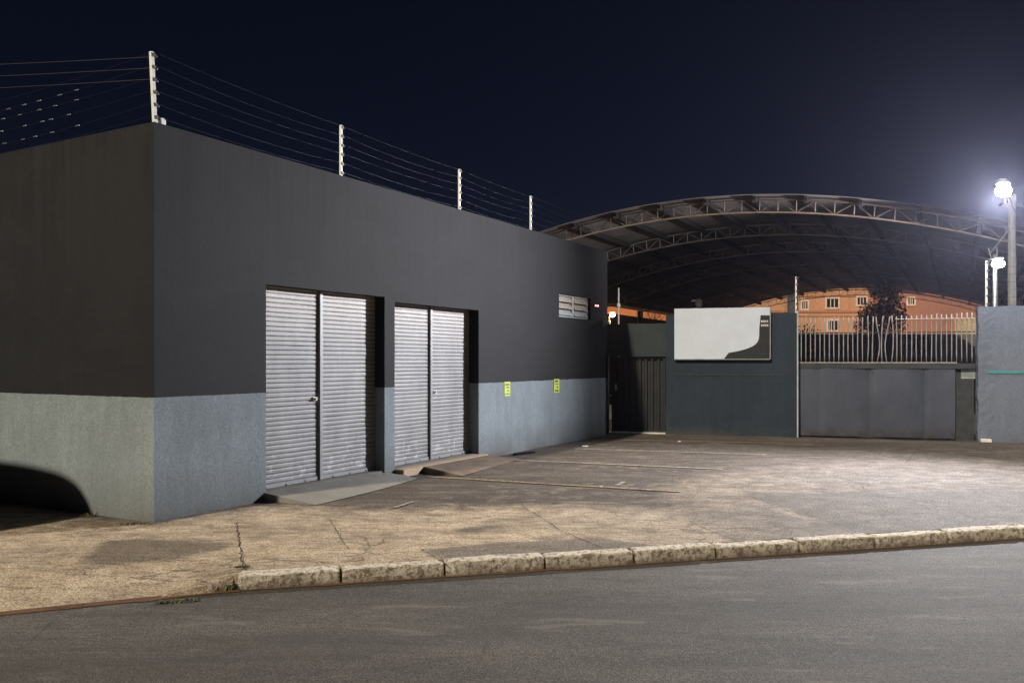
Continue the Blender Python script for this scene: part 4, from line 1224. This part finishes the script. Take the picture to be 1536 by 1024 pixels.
# ------------------------------------------------------------------ cars
def make_car(name, label, paint, loc, rz):
    root = empty(name, loc, rz)
    tag(root, label, 'car')
    # stations: x, z bottom, z belt, half width
    st_ = [(-1.95, .42, .62, .50), (-1.85, .30, .86, .70), (-1.5, .24, .98, .80), (-.6, .22, .98, .83), (.3, .22, .96, .83), (1.0, .22, .95, .82), (1.75, .20, .92, .82), (2.18, .20, .88, .79), (2.29, .24, .76, .70)]
    m_ = MB(); k = 10
    for x, zb, zt, hw in st_:
        h = zt-zb
        ring = [(-hw*.86, zb), (-hw, zb+h*.3), (-hw, zb+h*.62), (-hw*.93, zb+h*.9), (-hw*.55, zt), (hw*.55, zt), (hw*.93, zb+h*.9), (hw, zb+h*.62), (hw, zb+h*.3), (hw*.86, zb)]
        m_.v += [Vector((x, y, z)) for y, z in ring]
    for i in range(len(st_)-1):
        for j in range(k):
            a = i*k+j; b = i*k+(j+1) % k; m_.f.append((a, b, b+k, a+k))
    m_.f.append(tuple(range(k))); m_.f.append(tuple((len(st_)-1)*k+j for j in reversed(range(k))))
    b_ = m_.build('body', paint, root, smooth=True); sb = b_.modifiers.new('s', 'SUBSURF'); sb.levels = 2; sb.render_levels = 2
    c_ = MB()
    cab = [(-1.62, .93, .94, .70), (-1.25, .93, 1.38, .60), (-.55, .93, 1.47, .58), (-.05, .93, 1.44, .58), (.72, .90, .94, .70)]
    for x, zb, zt, hw in cab:
        c_.v += [Vector((x, -.74, zb)), Vector((x, -hw, zt)), Vector((x, hw, zt)), Vector((x, .74, zb))]
    for i in range(len(cab)-1):
        for j in range(4):
            a = i*4+j; b = i*4+(j+1) % 4; c_.f.append((a, b, b+4, a+4))
    c_.f.append((0, 1, 2, 3)); c_.f.append((16, 19, 18, 17))
    cb = c_.build('cabin', paint, root, bevel=.05, seg=3)
    for s in (-1, 1):
        w_ = MB()
        w_.hexa([(-1.2, s*.74, 1.0), (-.3, s*.74, 1.0), (-.3, s*.70, 1.0), (-1.2, s*.70, 1.0), (-1.08, s*.65, 1.33), (-.3, s*.625, 1.39), (-.3, s*.58, 1.39), (-1.08, s*.6, 1.33)])
        w_.hexa([(-.24, s*.74, 1.0), (.45, s*.735, 1.0), (.45, s*.70, 1.0), (-.24, s*.70, 1.0), (-.24, s*.625, 1.39), (-.06, s*.625, 1.37), (-.06, s*.58, 1.37), (-.24, s*.58, 1.39)])
        w_.build('side_window', M['glass'], root)
    w_ = MB(); w_.quad((.72, -.6, .975), (.72, .6, .975), (.0, .5, 1.425), (.0, -.5, 1.425)); w_.build('windscreen', M['glass'], root)
    for x in (-1.2, 1.42):
        for s in (-1, 1):
            t_ = MB(); t_.lathe([(.18, -.09), (.27, -.09), (.30, -.06), (.30, .06), (.27, .09), (.18, .09)], 20, (0, 0, 0), 'y')
            wo = t_.build('wheel', M['tyre'], root, smooth=False); wo.location = (x, s*.74, .30)
            r2 = MB(); r2.lathe([(.02, -.07), (.17, -.085), (.185, -.06), (.185, .06), (.17, .085), (.02, .07)], 16, (0, 0, 0), 'y'); r2.build('rim', M['rim'], wo)
    for s in (-1, 1):
        h_ = MB(); h_.lathe([(.01, .03), (.07, .02), (.085, -.06)], 12, (2.1, s*.5, .62), 'x'); h_.build('headlight', M['lens'], root)
        h_ = MB(); h_.box(-1.93, -1.84, s*.58-.07, s*.58+.07, .72, .84); h_.build('tail_light', M['lamp_lens'], root)
    return root
# parked on the pavement left of the frame: its shadow falls on the side wall
def make_van(label, loc, rz):
    root = empty('parked_van', loc, rz); tag(root, label, 'van')
    st_ = [(-2.15, .5, 1.55, .70), (-2.1, .3, 1.85, .80), (-1.7, .25, 1.96, .86), (0, .25, 1.98, .87), (1.45, .25, 1.95, .86), (1.85, .25, 1.80, .84), (2.08, .28, 1.50, .80), (2.18, .34, 1.0, .76), (2.18, .42, .7, .70)]
    m_ = MB(); k = 12
    for x, zb, zt, hw in st_:
        h = zt-zb
        m_.v += [Vector((x, y, z)) for y, z in [(-hw*.9, zb), (-hw, zb+h*.15), (-hw, zb+h*.5), (-hw*.97, zb+h*.75), (-hw*.9, zb+h*.93), (-hw*.6, zt), (hw*.6, zt), (hw*.9, zb+h*.93), (hw*.97, zb+h*.75), (hw, zb+h*.5), (hw, zb+h*.15), (hw*.9, zb)]]
    for i in range(len(st_)-1):
        for j in range(k):
            a = i*k+j; b = i*k+(j+1) % k; m_.f.append((a, b, b+k, a+k))
    m_.f.append(tuple(range(k))); m_.f.append(tuple((len(st_)-1)*k+j for j in reversed(range(k))))
    b_ = m_.build('body', M['car_paint'], root, smooth=True); sb = b_.modifiers.new('s', 'SUBSURF'); sb.levels = 2; sb.render_levels = 2
    for s_ in (-1, 1):
        w_ = MB()
        for x0, x1 in ((-1.7, -.75), (-.65, .35), (.45, 1.4)):
            w_.hexa([(x0, s_*.84, 1.15), (x1, s_*.84, 1.15), (x1, s_*.875, 1.15), (x0, s_*.875, 1.15), (x0+.05, s_*.78, 1.65), (x1-.05, s_*.78, 1.65), (x1-.05, s_*.835, 1.65), (x0+.05, s_*.835, 1.65)])
        w_.build('side_window', M['glass'], root)
    w_ = MB(); w_.quad((2.10, -.62, 1.15), (2.10, .62, 1.15), (1.93, .56, 1.68), (1.93, -.56, 1.68)); w_.build('windscreen', M['glass'], root)
    for x in (-1.35, 1.35):
        for s_ in (-1, 1):
            t_ = MB(); t_.lathe([(.18, -.09), (.29, -.09), (.32, -.06), (.32, .06), (.29, .09), (.18, .09)], 20, (0, 0, 0), 'y')
            wo = t_.build('wheel', M['tyre'], root); wo.location = (x, s_*.78, .32)
            r2 = MB(); r2.lathe([(.02, -.07), (.17, -.085), (.185, -.06), (.185, .06), (.17, .085), (.02, .07)], 16, (0, 0, 0), 'y'); r2.build('rim', M['rim'], wo)
    for s_ in (-1, 1):
        h_ = MB(); h_.lathe([(.01, .03), (.08, .02), (.095, -.06)], 12, (2.17, s_*.52, .78), 'x'); h_.build('headlight', M['lens'], root)
    h_ = MB(); h_.box(2.12, 2.28, -.78, .78, .36, .48); h_.build('bumper', M['zinc'], root, bevel=.03)
VM, VD = 1.02, 1.50
pc = O1 - N1*(VM+2.2) - A1*(VD+.86)
make_van('dark parked van beside the side wall, casting the rounded shadow', (pc.x, pc.y, 0), RZ1+math.pi/2+math.pi)
c1 = atY(1312, 541, 40); make_car('parked_car', 'dark parked car low behind the bent gate bars', M['car_paint'], (c1.x, c1.y, .0), R(-16))
c2 = atY(1425, 541, 36); make_car('parked_car', 'grey parked car low behind the right end of the gate bars', M['car_silver'], (c2.x, c2.y, .0), R(75))

# ------------------------------------------------------------------ lamps
def point(name, loc, power, colr, r):
    l = bpy.data.lights.new(name, 'POINT'); l.energy = power; l.color = colr; l.shadow_soft_size = r
    o = bpy.data.objects.new(name, l); col.objects.link(o); o.location = loc; return o
PY = 19.0; PX = hx(1518, PY)
sl = empty('street_lamp', (PX, PY, 0)); tag(sl, 'tall concrete pole with the blazing white street lamp above the pale wall', 'street lamp')
m_ = MB(); zt_ = hz(292, PY); m_.hexa([(-.075, -.075, -.1), (.075, -.075, -.1), (.075, .075, -.1), (-.075, .075, -.1), (-.06, -.06, zt_), (.06, -.06, zt_), (.06, .06, zt_), (-.06, .06, zt_)])
m_.build('pole', M['concrete_pole'], sl, bevel=.02)
LY = 16.15; lamp = atY(1505, 285, LY)
la = lamp-Vector((PX, PY, 0))
m_ = MB(); m_.tube([(0, -.1, zt_-.35), (la.x*.4, la.y*.4, zt_-.25), (la.x*.85, la.y*.85, la.z+.1), (la.x*.97, la.y*.97, la.z+.1)], .03, 8); m_.build('arm', M['zinc'], sl, smooth=True)
m_ = MB(); d = Vector((la.x, la.y, 0)).normalized(); s = Vector((-d.y, d.x, 0))
hb = [(-.32, .07), (-.2, .11), (.12, .12), (.25, .07)]
c = Vector((la.x, la.y, la.z+.10))
rings = []
for x, hw in hb:
    rings.append([c+d*x+s*q_*hw+Vector((0, 0, zz)) for q_, zz in ((-1, 0), (-.7, .07), (.7, .07), (1, 0))])
for r0 in rings: m_.v += r0
for i in range(3):
    for j in range(4): m_.f.append((i*4+j, i*4+(j+1) % 4, i*4+4+(j+1) % 4, i*4+4+j))
m_.f.append((0, 1, 2, 3)); m_.f.append((12, 13, 14, 15)); m_.build('lamp_head', M['zinc'], sl, smooth=False)
m_ = MB(); m_.lathe([(.02, .09), (.12, .05), (.15, -.02), (.12, -.09), (.02, -.13)], 18, la); m_.build('lamp_lens', emit('street lamp glow', (.96, .97, 1.0), 60), sl, smooth=True).visible_shadow = True
m_ = MB(); m_.bar((-.22, .1, zt_-.22), (.85, .1, zt_-.22), .05, .05); m_.build('crossarm', M['gate_post'], sl)
m_ = MB(); m_.bar((-.52, 0, zt_-1.35), (-.05, -.02, zt_-.75), .014); m_.tube([(-.53, 0, zt_-1.2), (-.5, -.05, zt_-1.4), (-.55, 0, zt_-1.6)], .014, 6); m_.tube([(-.45, -.2, .1), (-.45, -.2, zt_-1.2)], .014, 6); m_.build('cable_bracket', M['zinc'], sl)
for k in (-.1, .4, .75):
    m_ = MB(); m_.lathe([(.02, 0), (.04, .02), (.025, .05), (.04, .08), (.02, .12)], 8, (k, .1, zt_-.195)); m_.build('insulator', M['insul_white'], sl)
# lines from the pole to the right and behind
for i, (dx, z0_) in enumerate(((.75, zt_-.08), (.4, zt_-.08), (0.0, zt_-.9))):
    m_ = MB(); a = Vector((PX+dx, PY, z0_)); b = a+Vector((22, 6+dx, 1.5-.6*i))
    m_.tube([a.lerp(b, s_/12)-Vector((0, 0, .7*4*(s_/12)*(1-s_/12))) for s_ in range(13)], .008, 4); o = m_.build('utility_cable', M['cable'])
    tag(o, ('outer utility cable leaving the street lamp crossarm', 'inner utility cable leaving the street lamp crossarm', 'low utility cable leaving the street lamp pole')[i], 'cable', 'utility cables at the street lamp pole')

QY = 20.0; lamp2 = atY(1490, 397.5, QY)
s2 = empty('floodlight_pole', (hx(1492, QY), QY, 0)); tag(s2, 'thin pole carrying the smaller lit lamp beyond the pale wall', 'street lamp')
m_ = MB(); m_.tube([(0, 0, -.1), (0, 0, lamp2.z+.25)], [.06, .04], 8); m_.build('pole', M['zinc'], s2, smooth=True)
m_ = MB(); rel = lamp2-s2.location; m_.lathe([(.02, .10), (.12, .06), (.14, 0), (.11, -.06), (.02, -.09)], 16, rel+Vector((0, -.2, 0))); m_.build('lamp_lens', emit('small lamp glow', (.92, .96, 1.0), 60), s2, smooth=True)
m_ = MB(); m_.box(rel.x-.10, rel.x+.10, -.28, .05, rel.z+.12, rel.z+.16); m_.build('lamp_hood', M['zinc'], s2, bevel=.02)

# warm lamp on a short white stand at the end of the shop
wlp = W0+WX*(wu(913.5, .15))+WY*.15; wz_ = wz(913, 472, .15); base = wz(913, 486.5, .15)
wb = empty('wall_lamp', (wlp.x, wlp.y, 0)); tag(wb, 'small warm lit lamp on a white bracket above the pedestrian gate', 'lamp')
m_ = MB(); m_.tube([(0, 0, base-.05), (0, 0, wz_-.04), (.02, -.02, wz_)], .018, 8); m_.lathe([(.03, base), (.04, base+.06), (.02, base+.09)], 10); m_.build('bracket', M['white_paint'], wb)
m_ = MB(); m_.lathe([(.01, .06), (.045, .04), (.055, 0), (.045, -.04), (.01, -.05)], 12, (.08, -.02, wz_)); m_.build('bulb', emit('warm bulb', (1, .62, .25), 30), wb, smooth=True)
m_ = MB(); m_.lathe([(.05, .0), (.03, .04), (.012, .05)], 10, (.01, -.02, wz_+.03)); m_.build('lamp_cap', emit('red cap glow', (1, .12, .03), 1.2), wb)
# lit lamp in the yard in front of the tree
yl = atY(1320, 491, 56); yw = empty('yard_lamp', (yl.x, yl.y, 0)); tag(yw, 'lit globe yard lamp under the dark tree', 'lamp')
m_ = MB(); m_.tube([(0, 0, -.05), (0, 0, yl.z-.15)], .05, 8); m_.build('pole', M['zinc'], yw)
m_ = MB(); m_.lathe([(.02, .18), (.13, .12), (.17, 0), (.13, -.12), (.02, -.17)], 14, (0, 0, yl.z)); m_.build('globe', emit('globe glow', (1, .85, .55), 22), yw, smooth=True)

def spot(name, loc, aim, power, colr, r, size, blend):
    l = bpy.data.lights.new(name, 'SPOT'); l.energy = power; l.color = colr; l.shadow_soft_size = r; l.spot_size = R(size); l.spot_blend = blend
    o = bpy.data.objects.new(name, l); col.objects.link(o); o.location = loc
    o.rotation_euler = (Vector(aim)-Vector(loc)).to_track_quat('-Z', 'Y').to_euler(); return o
spot('street_lamp_light', lamp+Vector((-.08, -.1, -.2)), (-2.8, 5.6, 1.5), 11000, (.95, .95, 1.0), .12, 105, 1.0)
point('street_lamp_glow', lamp+Vector((-.05, -.1, -.2)), 280, (.90, .93, 1.0), .12)
spot('floodlight_light', lamp2+Vector((-.3, -.2, -.0)), (-2.3, 25.8, 4.9), 5200, (1.0, .93, .93), .1, 84, 1.0)
point('wall_lamp_light', wlp+Vector((.2, .25, wz_+.05)), 110, (1, .6, .28), .05)
spot('yard_lamp_light', yl+Vector((0, .4, .1)), (yl.x-.5, 64, 4.2), 680, (1, .68, .40), .2, 150, .4)

# ------------------------------------------------------------------ sun, sky, haze
SUN_EL = R(40); sv = Vector((-.6, -.8, 0)).normalized()
sun = bpy.data.lights.new('sun', 'SUN'); sun.energy = 4.0; sun.angle = R(2); sun.color = (1.0, .88, .68)
so = bpy.data.objects.new('sun', sun); col.objects.link(so)
dirv = Vector((sv.x*math.cos(SUN_EL), sv.y*math.cos(SUN_EL), math.sin(SUN_EL)))
so.rotation_euler = (-dirv).to_track_quat('-Z', 'Y').to_euler(); so.location = dirv*60

wd = bpy.data.worlds.new('World'); scene.world = wd; wd.use_nodes = True
nt = wd.node_tree; bg = nt.nodes['Background']
sky = nt.nodes.new('ShaderNodeTexSky'); sky.sky_type = 'NISHITA'; sky.sun_disc = False
sky.sun_elevation = SUN_EL; sky.sun_rotation = math.atan2(sv.x, sv.y)
sky.ozone_density = 6.0; sky.air_density = 1.0; sky.dust_density = .3
mx_ = nt.nodes.new('ShaderNodeMix'); mx_.data_type = 'RGBA'; mx_.blend_type = 'MULTIPLY'; mx_.inputs[0].default_value = 1
mx_.inputs[7].default_value = (1.0, .74, 1.0, 1)
nt.links.new(sky.outputs[0], mx_.inputs[6]); nt.links.new(mx_.outputs[2], bg.inputs[0])
bg.inputs[1].default_value = .0026

HAZE = .00026
if HAZE:
    hz_ = MB(); hz_.box(-70, 90, -45, 110, -1.3, 10.5); ho = hz_.build('haze', None); tag(ho, kind='stuff')
    t = bpy.data.materials.new('haze air'); t.use_nodes = True; t.node_tree.nodes.remove(t.node_tree.nodes['Principled BSDF'])
    v = t.node_tree.nodes.new('ShaderNodeVolumePrincipled'); v.inputs['Density'].default_value = HAZE; v.inputs['Color'].default_value = (.68, .70, .98, 1); v.inputs['Anisotropy'].default_value = .8
    t.node_tree.links.new(v.outputs[0], t.node_tree.nodes['Material Output'].inputs['Volume'])
    ho.data.materials.append(t)

scene.view_settings.view_transform = 'Standard'; scene.view_settings.look = 'None'; scene.view_settings.exposure = 0; scene.view_settings.gamma = 1
scene.cycles.use_denoising = True; scene.cycles.denoiser = 'OPENIMAGEDENOISE'; scene.cycles.denoising_input_passes = 'RGB_ALBEDO_NORMAL'; scene.cycles.denoising_prefilter = 'NONE'; scene.cycles.max_bounces = 5; scene.cycles.volume_bounces = 0; scene.cycles.sample_clamp_indirect = 4
